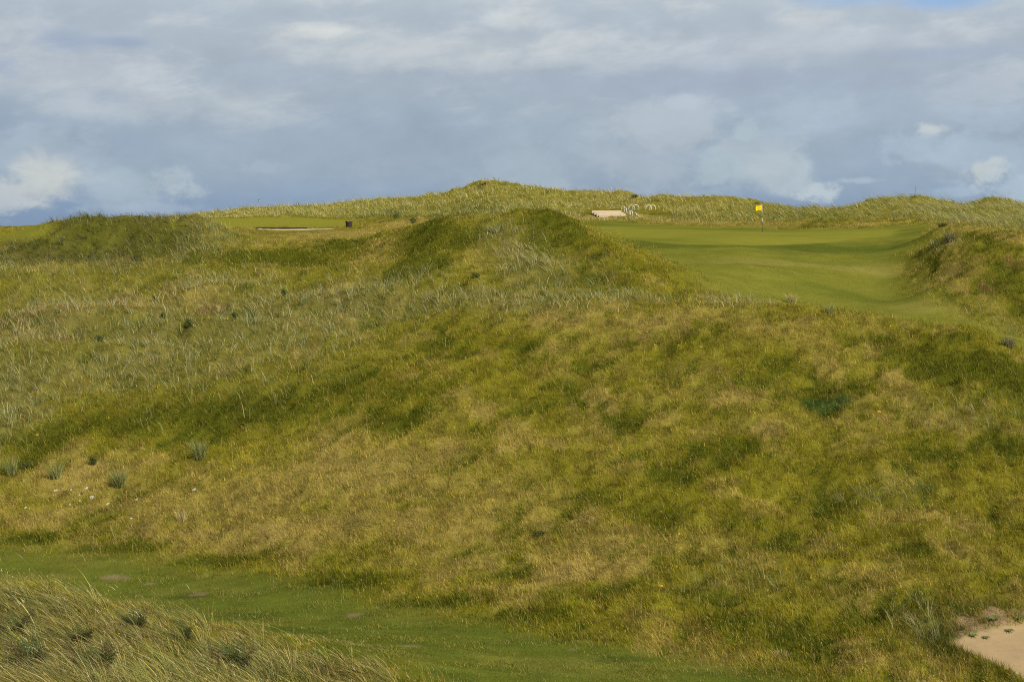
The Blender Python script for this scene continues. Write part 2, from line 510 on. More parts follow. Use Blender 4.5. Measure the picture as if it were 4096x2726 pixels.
# ------------------------------------------------------------------ zones of the course
PATH_FAR = [(-900, 2090), (-300, 2140), (0, 2180), (500, 2215), (1000, 2290), (1700, 2425), (2200, 2530), (2700, 2615), (3150, 2690)]
pf = poly_world(PATH_FAR[1:-1])
pf = np.vstack([[pf[0][0] - 12, pf[0][1] + 2.0], pf, [hit(3150, 2690)], [[8.6, 30.6]], [[12.0, 27.5]]])
_w = np.interp(pf[:, 0], [-8.0, -3.0, 0.0], [9.5, 7.2, 9.5])
PATH = np.vstack([pf, (pf - np.stack([0 * _w, _w], -1))[::-1]])
SAND = poly_world([(3800, 2562), (3880, 2532), (3990, 2508), (4096, 2488), (4250, 2478), (4400, 2492), (4520, 2540), (4570, 2620), (4500, 2710), (4380, 2765), (4250, 2775), (4160, 2752), (4040, 2690), (3940, 2632), (3850, 2590)])
MOWN = poly_world([(2320, 884), (2600, 893), (2900, 906), (3100, 914), (3300, 911), (3450, 912), (3620, 897), (3700, 894), (3745, 900), (3720, 940),
                   (3670, 985), (3620, 1040), (3650, 1110), (3740, 1190), (3860, 1262), (4000, 1305), (4150, 1345), (4400, 1400),
                   (4400, 1440), (4096, 1400), (3900, 1310), (3600, 1278), (3350, 1240), (3100, 1205), (2950, 1190), (2800, 1150), (2740, 1090), (2600, 1020), (2450, 950)])
GREEN = poly_world([(2330, 905), (2600, 912), (2900, 922), (3100, 927), (3330, 922), (3500, 915), (3600, 922), (3560, 945), (3350, 965), (3000, 982), (2750, 980), (2560, 962), (2430, 950)])
TEE = poly_world([(700, 880), (960, 873), (1250, 872), (1420, 880), (1420, 898), (1300, 908), (1100, 912), (900, 914), (700, 915)])
LAWN = poly_world([(-500, 932), (0, 926), (200, 922), (200, 955), (0, 962), (-500, 975)])

X, Y = GX, GY
wob = fbm(X, Y, 2.2, 4)
sd_path = poly_sd(PATH, X, Y) + wob * 0.55
sd_sand = poly_sd(SAND, X, Y) + wob * 0.10
sd_mown = poly_sd(MOWN, X, Y) + wob * 0.35
sd_green = poly_sd(GREEN, X, Y) + fbm(X, Y, 9, 2) * 0.4
sd_tee = poly_sd(TEE, X, Y) + wob * 0.3
sd_lawn = poly_sd(LAWN, X, Y)
Z_path = sstep(sd_path + fbm(X, Y, 0.7, 3, off=7) * 0.35, -1.1, 1.2)
Z_sand = sstep(sd_sand, -0.10, 0.12)
Z_mown = sstep(sd_mown + fbm(X, Y, 0.9, 3, off=9) * 0.6, -1.6, 1.6)
Z_green = sstep(sd_green, -0.5, 0.5)
Z_tee = np.maximum(sstep(sd_tee, -0.5, 0.5), sstep(sd_lawn, -1, 1))
Z_short = np.maximum.reduce([Z_path, Z_mown, Z_tee, Z_sand])

MARRAM = [
    (200, 1300, 420, 120, 1), (600, 1350, 420, 150, 1), (1000, 1300, 420, 150, 1), (1350, 1220, 330, 90, 1), (1750, 1210, 330, 45, 1), (2150, 1200, 280, 40, .95),
    (80, 1520, 260, 120, 1), (420, 1480, 340, 90, 1), (60, 1640, 160, 110, .9), (800, 1480, 260, 70, .8), (300, 1180, 300, 60, .8), (850, 1150, 260, 50, .7),
    (2480, 1185, 240, 28, .75), (2350, 1130, 120, 30, .5),
    (250, 930, 230, 70, 1), (560, 905, 300, 50, 1), (800, 920, 160, 36, 1), (60, 985, 90, 40, .9),
    (2060, 1000, 110, 80, 1), (2150, 1080, 130, 60, 1), (1970, 930, 70, 40, 1), (2240, 1120, 70, 50, .9), (2380, 1100, 110, 60, .35),
    (400, 2620, 420, 160, 1), (900, 2650, 300, 100, 1), (1300, 2690, 200, 60, 1), (60, 2500, 200, 120, 1), (1480, 2705, 120, 50, 1), (1400, 2675, 120, 40, 1),
    (2900, 1208, 120, 22, .6), (3060, 1205, 60, 20, .6), (3700, 2470, 110, 80, .55), (3550, 1960, 200, 60, .35),
    (3850, 1650, 220, 70, .4), (3000, 2330, 250, 60, .35), (3860, 1240, 160, 30, .5), (4050, 1330, 60, 40, .8), (3780, 975, 60, 24, .8),
]
DARK = [
    (900, 1650, 480, 80, .95), (500, 1700, 320, 60, .9), (1350, 1560, 300, 70, .75), (150, 1760, 200, 60, .8), (1100, 1600, 260, 60, .9),
    (1650, 1345, 120, 40, .5), (2080, 1380, 110, 26, .75), (1830, 1420, 170, 26, .7), (2520, 1370, 100, 26, .7), (2300, 1360, 80, 22, .6), (1980, 1480, 150, 30, .5),
    (2620, 1350, 180, 26, .5), (2370, 1455, 110, 24, .75), (1620, 1680, 120, 60, .85), (1880, 1830, 130, 50, .6), (2510, 1680, 80, 60, .85), (2750, 1640, 140, 24, .6),
    (2160, 1600, 200, 40, .5), (1760, 1560, 90, 36, .6), (2220, 1520, 90, 26, .65), (2950, 1790, 220, 60, .75), (2690, 1900, 130, 60, .7), (2640, 2060, 170, 50, .65), (2380, 1990, 120, 60, .6),
    (3000, 2080, 120, 60, .5), (3370, 1560, 240, 40, .6), (3100, 1440, 240, 30, .5), (3650, 1400, 200, 50, .75), (3900, 1480, 220, 90, .9), (4080, 1560, 120, 90, .9), (3820, 1350, 130, 28, .7), (4060, 1800, 140, 60, .7),
    (3680, 1800, 160, 50, .6), (3500, 1350, 200, 26, .6), (3660, 2200, 90, 26, 1.0), (3300, 2000, 140, 40, .45), (3430, 2470, 180, 60, .5), (3160, 2560, 260, 60, .9), (2960, 2500, 200, 40, .8), (3330, 2610, 160, 50, .8),
    (2050, 2290, 110, 26, .9), (2400, 2370, 180, 36, .6), (3100, 2700, 200, 40, .7), (3780, 2400, 180, 40, .6), (3740, 2530, 60, 60, .9),
    (1680, 2290, 90, 26, .4), (150, 2160, 160, 24, .9), (480, 2190, 260, 24, .85), (900, 2240, 300, 30, .9), (1350, 2330, 300, 34, .95), (1750, 2400, 240, 30, .95), (2150, 2470, 200, 30, .8),
    (1720, 920, 110, 50, .95), (1830, 960, 130, 60, .9), (1900, 850, 260, 14, .9), (2200, 870, 120, 18, .85), (1700, 1060, 150, 40, .7), (2400, 1110, 160, 40, .65), (2480, 1060, 70, 40, .5),
    (1150, 1020, 280, 34, .95), (950, 1030, 160, 26, .8), (1350, 970, 150, 18, .85), (1300, 1090, 220, 26, .55),
    (250, 985, 280, 70, 1.1), (420, 950, 240, 70, 1.1), (620, 950, 180, 60, .9), (620, 990, 220, 40, .85), (130, 1060, 150, 30, .8), (370, 890, 90, 30, .8), (120, 970, 120, 40, .8),
    (4000, 1130, 130, 60, .85), (4080, 1220, 60, 60, .8), (3960, 1080, 200, 90, .62), (2360, 1000, 120, 70, .62), (2540, 1060, 110, 36, .5), (2300, 920, 60, 40, .6), (3900, 950, 80, 30, .7), (3920, 1000, 90, 24, .7), (3790, 1110, 90, 40, .4), (4020, 1000, 90, 30, .5),
    (3060, 860, 200, 22, .55), (2720, 860, 120, 22, .5), (3250, 870, 160, 26, .6), (3300, 905, 110, 10, .7),
    (1550, 860, 130, 14, .8), (1180, 905, 200, 6, .3), (2350, 855, 70, 14, .6), (3640, 2740, 300, 30, .3),
]
STRAW = [
    (1500, 1900, 420, 130, .95), (1000, 2000, 400, 110, .9), (600, 2050, 360, 90, .75), (1250, 2120, 420, 70, .85), (1850, 2100, 320, 110, .8), (2050, 1980, 240, 80, .7), (300, 1900, 300, 70, .6), (1900, 2230, 320, 50, .75),
    (200, 2080, 260, 50, .6), (700, 2150, 420, 36, .9), (2350, 2260, 260, 60, .6), (1380, 1750, 160, 80, .7), (2750, 2190, 300, 70, .5), (2500, 2180, 240, 60, .5),
    (2650, 1290, 330, 50, .75), (2300, 1260, 240, 40, .6), (3050, 1310, 200, 50, .55), (2900, 1580, 240, 60, .55), (3050, 1700, 200, 50, .5), (2750, 1480, 160, 40, .5), (1900, 1650, 160, 40, .4), (2500, 1850, 160, 40, .45), (3450, 1700, 120, 40, .4), (3600, 1500, 160, 40, .45),
    (1350, 935, 300, 18, .95), (1620, 905, 140, 14, .9), (1500, 1020, 130, 40, .6), (1250, 1060, 200, 14, .5),
    (2400, 878, 300, 8, .95), (2800, 893, 300, 8, .85), (3050, 900, 200, 8, .8), (3430, 897, 180, 10, 1.0), (3300, 899, 160, 8, .8),
    (560, 1230, 140, 26, .7), (800, 1210, 110, 26, .8), (120, 1290, 150, 40, .7), (330, 1240, 90, 24, .6), (520, 880, 120, 20, .5), (420, 865, 150, 12, .6), (180, 1350, 60, 16, .9),
    (2100, 1030, 100, 50, .6), (2280, 1060, 50, 30, .4), (3830, 1010, 120, 60, .55), (3850, 1120, 90, 40, .6), (3960, 1180, 90, 24, .5), (3780, 910, 110, 10, .7), (3960, 925, 100, 10, .7),
    (3850, 2480, 70, 40, .8), (4020, 2440, 90, 60, .9), (3950, 2490, 150, 50, .9), (3530, 2340, 200, 60, .4), (2900, 1200, 160, 14, .3), (3720, 2080, 120, 40, .3), (1380, 2690, 180, 40, .6), (900, 2560, 160, 40, .5), (1900, 715, 90, 40, .3), (2500, 800, 160, 30, .35), (2800, 830, 200, 30, .35),
]
BROWN = [(500, 1180, 100, 24, .8), (130, 1260, 100, 40, .6), (240, 1345, 60, 14, 1), (830, 1235, 80, 14, .8), (700, 1160, 70, 16, .7), (1000, 1200, 60, 20, .4), (3960, 1140, 110, 50, .5), (4050, 1060, 80, 40, .5),
         (3850, 2470, 80, 30, .7), (150, 1020, 160, 30, .5), (1950, 1300, 220, 26, .35), (2700, 1330, 220, 40, .4), (2500, 790, 60, 20, .4), (3900, 2440, 60, 30, .6), (600, 1030, 140, 20, .4), (1560, 1800, 110, 40, .35)]
TEAL = [(3310, 1605, 130, 26, 1), (3370, 1640, 90, 20, .6)]
F_marram = blob_field(MARRAM, X, Y)
F_dark = blob_field(DARK, X, Y)
F_straw = blob_field(STRAW, X, Y)
F_brown = blob_field(BROWN, X, Y)
F_teal = blob_field(TEAL, X, Y)
# the dunes along the back and their left arm
dune = np.maximum(sstep(Y, 128 + 14 * sstep(X, 5, -25), 136 + 14 * sstep(X, 5, -25)), 0)
dune = np.maximum(dune, sstep(X, 32, 38) * sstep(Y, 94, 102))
dune *= (1 - Z_short)
far_left = sstep(X, -34, -42) * sstep(Y, 110, 120)
dune *= 1 - far_left
BANK = poly_world([(2335, 836), (2480, 834), (2640, 836), (2720, 868), (2640, 876), (2335, 874)])
Z_bank = sstep(poly_sd(BANK, X, Y), -0.4, 0.6)
dune *= 1 - Z_bank
F_marram = np.maximum(F_marram * (1 - Z_short), dune)

# hummocks and tussock bumps of the rough
FRONT = poly_world([(840, 914), (1100, 914), (1300, 912), (1440, 906), (1480, 940), (1380, 948), (1250, 950), (1000, 948), (900, 940)])
Z_front = sstep(poly_sd(FRONT, X, Y), -1.0, 1.5)
rough = np.clip(1 - np.maximum(Z_short * 1.2, 0.9 * Z_front), 0, 1) * (1 - 0.75 * np.exp(-(sd_sand / 0.9) ** 2))
near = sstep(Y, 18, 30)
hum = fbm(X, Y, 5.5, 3) * 0.17 + fbm(X, Y, 1.7, 3, off=4.0) * 0.10 + fbm(X, Y, 0.75, 3, off=8.0) * 0.060
tus = fbm(X, Y, 1.3, 3, off=21.0)
hum += sstep(tus, 0.05, 0.75) * 0.22 * (0.35 + 0.65 * F_marram)
steps = sstep(np.abs(fbm(X * 0.55, Y, 2.6, 3, off=31.0)), 0.0, 0.16)


def diag(x, y, wave, oct=3, off=0.0):
    # hollows drawn out along the slope, running down to the right
    a = x * 0.80 - y * 0.60
    b = x * 0.60 + y * 0.80
    return fbm(a * 1.0, b * 0.50, wave, oct, 0.55, off)


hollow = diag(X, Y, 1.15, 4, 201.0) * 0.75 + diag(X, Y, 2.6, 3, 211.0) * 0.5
_wx, _wy = X + 0.30 * fbm(X, Y, 0.9, 2, off=301), Y + 0.30 * fbm(X, Y, 0.9, 2, off=311)


def cellhash(ix, iy, k):
    h = (ix * 73856093) ^ (iy * 19349663) ^ (k * 83492791)
    h = (h ^ (h >> 13)) * 1274126177
    return ((h ^ (h >> 16)) & 0xFFFF) / 65535.0


def clumps(wx, wy):
    c1 = cellhash(np.floor(wx / 0.42).astype(np.int64), np.floor(wy / 0.60).astype(np.int64), 11)
    c2 = cellhash(np.floor(wx / 1.15 + 0.37).astype(np.int64), np.floor(wy / 1.5 + 0.21).astype(np.int64), 12)
    c3 = cellhash(np.floor(wx / 0.42).astype(np.int64), np.floor(wy / 0.60).astype(np.int64), 13)
    return c1, c2, c3


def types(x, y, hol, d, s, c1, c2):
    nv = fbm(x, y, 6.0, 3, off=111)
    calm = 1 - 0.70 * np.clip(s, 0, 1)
    dk = sstep(hol + 0.34 * (c1 - 0.5), 0.08, 0.52) * calm + 0.95 * sstep(d + 0.45 * (c1 - 0.5) + 0.55 * hol, 0.18, 0.80)  # darker grass in hollows: lush growth, with hummock shade put into the colour
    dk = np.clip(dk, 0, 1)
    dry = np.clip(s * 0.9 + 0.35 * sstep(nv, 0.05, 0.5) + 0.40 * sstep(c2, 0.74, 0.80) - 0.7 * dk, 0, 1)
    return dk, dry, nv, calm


C1, C2, C3 = clumps(_wx, _wy)
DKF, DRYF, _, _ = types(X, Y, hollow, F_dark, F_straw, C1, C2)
bumpy = sstep(X, 8, -4) * sstep(Y, 60, 72) * (1 - 0.8 * sstep(Y, 90, 98) * (1 - dune))
GZ += rough * near * (fbm(X, Y, 8.0, 2, off=221) * 0.42 + fbm(X, Y, 4.2, 3, off=231) * 0.36) * (0.45 + 0.55 * bumpy) * (1 - 0.5 * dune)
GZ += rough * near * ((C1 - 0.5) * 0.05 - 0.07 * DKF)
GZ += rough * near * (hum + 0.10 * (steps - 1) - 0.24 * np.clip(hollow, -0.6, 0.8) * (1 - 0.6 * F_straw))
KNOBS = [(180, 1100, 260, 24, .55), (600, 1115, 240, 24, .50), (930, 1190, 200, 26, .45), (330, 1275, 240, 30, .45), (720, 1320, 240, 30, .45), (1150, 1225, 200, 26, .45), (1520, 1205, 180, 22, .35),
         (90, 1420, 200, 34, .45), (450, 1420, 200, 30, .4), (1330, 1090, 160, 26, .4), (1100, 1075, 120, 20, .35), (350, 905, 110, 22, .35), (640, 915, 120, 18, .3), (200, 960, 80, 24, .3), (2140, 1080, 90, 40, .35)]
DIPS = [(400, 1180, 260, 20, .35), (760, 1230, 180, 20, .35), (1000, 1265, 160, 16, .3), (180, 1180, 180, 18, .3), (560, 1370, 200, 18, .3), (1180, 1030, 220, 26, .45), (1600, 1010, 70, 50, .35), (460, 950, 70, 30, .35)]
GZ += rough * (blob_field(KNOBS, X, Y) - blob_field(DIPS, X, Y))
GZ += dune * (fbm(X, Y, 7, 4, off=3) * 0.40 + fbm(X, Y, 2.6, 3, off=13) * 0.16)
GZ += np.clip(Z_short, 0, 1) * near * (fbm(X, Y, 8, 2, off=2.0) * 0.05 + fbm(X, Y, 1.1, 2, off=5.0) * 0.012 * (1 - Z_green))
GZ -= Z_sand * 0.05
# the bunker lip: the turf edge stands a little proud of the sand
lip = np.exp(-((sd_sand + 0.16) / 0.16) ** 2)
GZ += 0.07 * lip

# ------------------------------------------------------------------ mesh helpers
def raw_mesh(name, verts, loops, starts, totals, mat, cols=None, smooth=False, parent=None, normals=None):
    me = bpy.data.meshes.new(name)
    me.vertices.add(len(verts))
    me.vertices.foreach_set("co", np.ascontiguousarray(verts, dtype=np.float32).ravel())
    me.loops.add(len(loops))
    me.loops.foreach_set("vertex_index", np.ascontiguousarray(loops, dtype=np.int32))
    me.polygons.add(len(starts))
    me.polygons.foreach_set("loop_start", np.ascontiguousarray(starts, dtype=np.int32))
    me.polygons.foreach_set("loop_total", np.ascontiguousarray(totals, dtype=np.int32))
    if cols is not None:
        at = me.color_attributes.new("Col", 'FLOAT_COLOR', 'POINT')
        c = np.ones((len(verts), 4), np.float32)
        c[:, :3] = cols
        at.data.foreach_set("color", c.ravel())
    me.update(calc_edges=True)
    me.polygons.foreach_set("use_smooth", np.full(len(starts), smooth, dtype=bool))
    me.materials.append(mat)
    if normals is not None:
        me.normals_split_custom_set_from_vertices(normals)
    ob = bpy.data.objects.new(name, me)
    COL.objects.link(ob)
    if parent is not None:
        ob.parent = parent
    return ob


def new_mat(name):
    mt = bpy.data.materials.new(name)
    mt.use_nodes = True
    return mt, NT(mt.node_tree)


def finish(T, color, rough=0.8, spec=0.3, bump=None, bump_d=0.02, trans=0.0, bump_s=1.0):
    out = T.n('ShaderNodeOutputMaterial')
    b = T.n('ShaderNodeBsdfPrincipled')
    T.put(b.inputs['Base Color'], (*color, 1.0) if isinstance(color, tuple) else color)
    T.put(b.inputs['Roughness'], rough)
    b.inputs['Specular IOR Level'].default_value = spec
    if bump is not None:
        bn = T.n('ShaderNodeBump')
        bn.inputs['Strength'].default_value = bump_s
        bn.inputs['Distance'].default_value = bump_d
        T.put(bn.inputs['Height'], bump)
        T.put(b.inputs['Normal'], bn.outputs[0])
    if trans > 0:
        tr = T.n('ShaderNodeBsdfTranslucent')
        T.put(tr.inputs[0], (*color, 1.0) if isinstance(color, tuple) else color)
        mx = T.n('ShaderNodeMixShader')
        mx.inputs[0].default_value = trans
        T.put(mx.inputs[1], b.outputs[0])
        T.put(mx.inputs[2], tr.outputs[0])
        T.put(out.inputs[0], mx.outputs[0])
    else:
        T.put(out.inputs[0], b.outputs[0])


def plain(name, rgb, rough=0.6, spec=0.4, var=0.25, scale=30.0, stretch=(1, 1, 1), bump_d=0.0):
    """a plain procedural material with some mottling; rgb is linear"""
    mt, T = new_mat(name)
    tc = T.n('ShaderNodeTexCoord')
    mp = T.n('ShaderNodeMapping')
    T.put(mp.inputs[0], tc.outputs['Object'])
    mp.inputs['Scale'].default_value = stretch
    nz = T.noise(mp.outputs[0], scale, 5.0, 0.6)
    f = T.m('ADD', 1.0 - var, T.m('MULTIPLY', nz, 2 * var))
    c = T.mix(1.0, rgb, T.xyz(f, f, f), 'MULTIPLY')
    finish(T, c, rough, spec, nz if bump_d else None, bump_d)
    return mt


def ground_material(name, s1, s2, var, bump_d, rough=0.95):
    mt, T = new_mat(name)
    at = T.n('ShaderNodeAttribute', attribute_name="Col")
    geo = T.n('ShaderNodeNewGeometry')
    n1 = T.noise(geo.outputs['Position'], s1, 6.0, 0.65)
    n2 = T.noise(geo.outputs['Position'], s2, 4.0, 0.7)
    n = T.m('ADD', T.m('MULTIPLY', n1, 0.55), T.m('MULTIPLY', n2, 0.45))
    f = T.m('ADD', 1.0 - var, T.m('MULTIPLY', n, 2 * var))
    c = T.mix(1.0, at.outputs['Color'], T.xyz(f, f, f), 'MULTIPLY')
    finish(T, c, rough, 0.0, n, bump_d)
    return mt


M_GROUND = ground_material("turf", 3.5, 22.0, 0.55, 0.03)
M_SHORT = ground_material("short_turf", 2.2, 30.0, 0.40, 0.008)
M_GREEN = ground_material("green_turf", 0.9, 40.0, 0.22, 0.003)
M_SAND = ground_material("sand", 5.0, 45.0, 0.30, 0.015)

# ------------------------------------------------------------------ ground colours (albedo)
BARE = blob_field([(470, 2308, 90, 10, 1), (590, 2335, 50, 8, .9), (790, 2375, 40, 8, .9), (1420, 2452, 38, 9, 1.1), (1640, 2582, 70, 9, 1.0), (1090, 2340, 26, 6, .8),
                   (250, 2300, 40, 6, .7), (2320, 2525, 40, 6, .6), (2290, 2595, 30, 5, .6), (1530, 2585, 60, 6, .6), (1830, 2520, 40, 5, .5), (2550, 2520, 24, 6, .6)], X, Y)


def blend(base, col, w):
    return base + (np.array(col) - base) * np.clip(w, 0, 1)[..., None]


n3 = fbm(X, Y, 3.2, 4, off=41)
n1 = fbm(X, Y, 0.9, 3, off=51)
GC = np.zeros(X.shape + (3,)) + np.array((0.140, 0.126, 0.012))
GC = blend(GC, (0.10, 0.105, 0.010), sstep(n3, -0.1, -0.7) * 0.6)
GC = blend(GC, (0.260, 0.195, 0.055), DRYF * 0.85)
GC = blend(GC, (0.115, 0.105, 0.030), F_marram * 0.8 * (1 - dune))  # ground darkened under the marram: shadow gaps put into the colour
GC = blend(GC, (0.20, 0.175, 0.030), dune * 0.7)
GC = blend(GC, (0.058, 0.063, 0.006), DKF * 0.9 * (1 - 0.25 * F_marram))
GC = blend(GC, (0.13, 0.075, 0.030), sstep(F_brown + 0.5 * n1, 0.3, 0.8) * 0.85)
tealw = sstep(F_teal + 0.55 * n1, 0.22, 0.70) * 0.9
GC = blend(GC, (0.032, 0.056, 0.012), tealw)
GC *= (0.78 + 0.44 * C1)[..., None]
# short turf
stripe = fbm(X * 0.35, Y, 4.5, 3, off=61)
fair = np.zeros(X.shape + (3,)) + np.array((0.150, 0.150, 0.022))
fair = blend(fair, (0.085, 0.105, 0.015), sstep(stripe, 0.0, 0.5) * 0.7)
fair = blend(fair, (0.215, 0.185, 0.045), sstep(fbm(X * 0.5, Y, 5.0, 4, off=66), 0.1, 0.6) * 0.7 * sstep(Y, 98, 84))
fair = blend(fair, (0.058, 0.080, 0.012), sstep(np.abs(Y - 97 + n3 * 3 + X * 0.05), 7, 2) * 0.7)
fair *= (1 + 0.22 * fbm(X * 0.6, Y, 1.2, 4, off=68))[..., None]
GC = blend(GC, fair, Z_mown) if False else GC + (fair - GC) * Z_mown[..., None]
grn = np.zeros(X.shape + (3,)) + np.array((0.188, 0.182, 0.026))
grn = blend(grn, (0.115, 0.128, 0.018), sstep(fbm(X * 0.35, Y, 5.0, 4, off=71), -0.05, 0.5) * 0.75)
grn *= (1 + 0.10 * fbm(X * 0.5, Y, 1.0, 4, off=73))[..., None]
GC = GC + (grn - GC) * Z_green[..., None]
pth = np.zeros(X.shape + (3,)) + np.array((0.098, 0.115, 0.016))
pth = blend(pth, (0.14, 0.135, 0.024), sstep(fbm(X * 0.4, Y, 1.6, 4, off=81), -0.05, 0.45) * 0.8)
pth = blend(pth, (0.045, 0.065, 0.012), sstep(fbm(X * 0.4, Y, 1.5, 4, off=83), 0.05, 0.6) * 0.8)
bare_w = sstep(BARE * 1.1 + fbm(X * 0.35, Y, 0.55, 4, off=91) * 0.9, 0.50, 0.95)
pth = blend(pth, (0.22, 0.160, 0.085), bare_w * 0.75)
pth *= (1 + 0.34 * fbm(X * 0.4, Y, 0.5, 4, off=85))[..., None]
GC = GC + (pth - GC) * Z_path[..., None]
tee = np.zeros(X.shape + (3,)) + np.array((0.195, 0.185, 0.024))
tee = blend(tee, (0.14, 0.145, 0.020), sstep(fbm(X * 0.3, Y, 4.0, 3, off=93), 0.0, 0.6) * 0.6)
GC = GC + (tee - GC) * Z_tee[..., None]
snd = np.zeros(X.shape + (3,)) + np.array((0.350, 0.252, 0.135))
snd = blend(snd, (0.25, 0.178, 0.108), sstep(fbm(X, Y, 0.7, 4, off=95), 0.0, 0.8) * 0.6)
GC = GC + (snd - GC) * Z_sand[..., None]
# bare sandy face above the bunker
face = blob_field([(3870, 2480, 60, 50, .8), (3990, 2455, 80, 60, 1), (4080, 2440, 60, 54, .8), (3830, 2525, 40, 34, .7), (3940, 2515, 110, 22, 1.0)], X, Y) * (1 - Z_sand)
facew = sstep(face + n1 * 0.45, 0.35, 0.8)
GC = blend(GC, (0.27, 0.18, 0.10), facew)
# the pale sandy track by the tee
trk = poly_sd(poly_world([(935, 917), (1150, 916.5), (1300, 915), (1330, 916), (1290, 918), (1150, 919.8), (935, 921)]), X, Y)
Z_trk = sstep(trk + wob * 0.10, -0.25, 0.15)
GC = blend(GC, (0.55, 0.47, 0.35), Z_trk)
GC = np.clip(GC, 0.004, 0.9)


def build_ground():
    idx = (np.arange(NR)[:, None] * NS + np.arange(NS)[None]).astype(np.int64)
    q = np.stack([idx[:-1, :-1], idx[:-1, 1:], idx[1:, 1:], idx[1:, :-1]], -1).reshape(-1, 4)
    zone = np.zeros(NR * NS, int)

    def put(mask, k):
        zone[mask.ravel()] = k
    put(dune > 0.5, 1)
    put(Z_path > 0.5, 2)
    put(Z_mown > 0.5, 3)
    put(Z_green > 0.5, 4)
    put(Z_tee > 0.5, 5)
    put(Z_sand > 0.5, 6)
    put(Z_trk > 0.5, 7)
    fz = zone[q[:, 0]]
    V = np.stack([GX, GY, GZ], -1).reshape(-1, 3)
    C = GC.reshape(-1, 3)
    # vertex normals of the whole sheet, so that the seams between the zones do not show
    P = np.stack([GX, GY, GZ], -1)
    du = np.gradient(P, axis=1)
    dv = np.gradient(P, axis=0)
    N = np.cross(du, dv)
    N /= np.linalg.norm(N, axis=-1, keepdims=True)
    N = N.reshape(-1, 3)
    names = ["ground", "dunes", "grass_path", "fairway", "putting_green", "tee_lawn", "bunker_sand", "sandy_track"]
    mats = [M_GROUND, M_GROUND, M_SHORT, M_SHORT, M_GREEN, M_SHORT, M_SAND, M_SAND]
    for k, (nm, mt) in enumerate(zip(names, mats)):
        f = q[fz == k]
        if len(f) == 0:
            continue
        used, inv = np.unique(f.ravel(), return_inverse=True)
        vv, cc, nn = V[used], C[used], N[used]
        loops = inv
        starts = np.arange(len(f)) * 4
        tot = np.full(len(f), 4)
        if nm == "ground":
            # skirt: carries the sheet out to the horizon on every side
            border = np.concatenate([idx[0, :], idx[1:, -1], idx[-1, ::-1][1:], idx[::-1, 0][1:]])
            b = V[border]
            c0 = np.array([0.0, 120.0])
            rings = [b]
            for s, zz in ((1.35, 0.2), (2.4, -1.0), (8, -2.0), (60, -3.0)):
                r = b.copy()
                r[:, :2] = c0 + (b[:, :2] - c0) * s
                r[:, 2] = np.minimum(zz, b[:, 2])
                rings.append(r)
            base = len(vv)
            nb = len(border)
            allr = np.concatenate(rings)
            vv = np.concatenate([vv, allr])
            cc = np.concatenate([cc, np.tile([[0.09, 0.09, 0.025]], (len(allr), 1))])
            nn = np.concatenate([nn, np.tile([[0, 0, 1.0]], (len(allr), 1))])
            i = np.arange(nb - 1)
            qs = []
            for k2 in range(len(rings) - 1):
                a0, a1 = base + k2 * nb, base + (k2 + 1) * nb
                qs.append(np.stack([a0 + i + 1, a0 + i, a1 + i, a1 + i + 1], -1))
            qs = np.concatenate(qs)
            loops = np.concatenate([loops, qs.ravel()])
            starts = np.arange(len(loops) // 4) * 4
            tot = np.full(len(starts), 4)
        ob = raw_mesh(nm, vv, loops, starts, tot, mt, cc, smooth=True, normals=nn)
        ob["kind"] = "structure"


build_ground()

# ------------------------------------------------------------------ grass
def grass_material(name, trans=0.32, rough=0.55):
    mt, T = new_mat(name)
    at = T.n('ShaderNodeAttribute', attribute_name="Col")
    finish(T, at.outputs['Color'], rough, 0.04, trans=trans)
    return mt


M_BLADE = grass_material("grass_blade")


class Blades:
    """collects tapering bent blades; each call adds many"""
    def __init__(self):
        self.v, self.c, self.l, self.t, self.n = [], [], [], [], 0

    def add(self, root, length, width, hdir, b0, b1, col, seg=2, prof=None, tip=None, droop=0.45, start=None):
        n = len(root)
        if n == 0:
            return None
        az = rng.random(n) * np.pi
        wd = np.stack([np.cos(az), np.sin(az), np.zeros(n)], -1)
        # mostly broadside to the lean, so that a blade is a ribbon and not an edge
        verts, cols = [], []
        tip = col if tip is None else tip
        prof = prof or [1.0] + [0.85 - 0.35 * (k / seg) for k in range(1, seg)]
        ends = None
        for k in range(seg + 1):
            t = k / seg
            p = root.copy()
            p[:, :2] += (length * (b0 * t + b1 * t * t))[:, None] * hdir
            p[:, 2] += length * (t * np.sqrt(np.maximum(1 - b0 * b0, 0.05)) - droop * b1 * t * t)
            cc = col + (tip - col) * t
            if k < seg:
                w = (width * 0.5 * prof[k])[:, None]
                verts += [p - wd * w, p + wd * w]
                cols += [cc, cc]
            else:
                verts.append(p)
                cols.append(cc)
                ends = p
        nv = 2 * seg + 1
        V = np.stack(verts, 1).reshape(-1, 3)
        Cc = np.stack(cols, 1).reshape(-1, 3)
        base = self.n + np.arange(n)[:, None] * nv
        loops = []
        for k in range(seg - 1):
            loops += [2 * k, 2 * k + 1, 2 * k + 3, 2 * k + 2]
        loops += [2 * seg - 2, 2 * seg - 1, 2 * seg]
        L = (base + np.array(loops)[None]).ravel()
        tot = np.tile([4] * (seg - 1) + [3], n)
        self.v.append(V.astype(np.float32))
        self.c.append(Cc.astype(np.float32))
        self.l.append(L.astype(np.int32))
        self.t.append(tot.astype(np.int32))
        self.n += n * nv
        return ends

    def build(self, name, label=None, mat=None):
        tot = np.concatenate(self.t)
        starts = np.concatenate([[0], np.cumsum(tot)[:-1]])
        ob = raw_mesh(name, np.concatenate(self.v), np.concatenate(self.l), starts, tot, mat or M_BLADE, np.concatenate(self.c))
        ob["kind"] = "stuff"
        if label:
            ob["label"] = label
        return ob


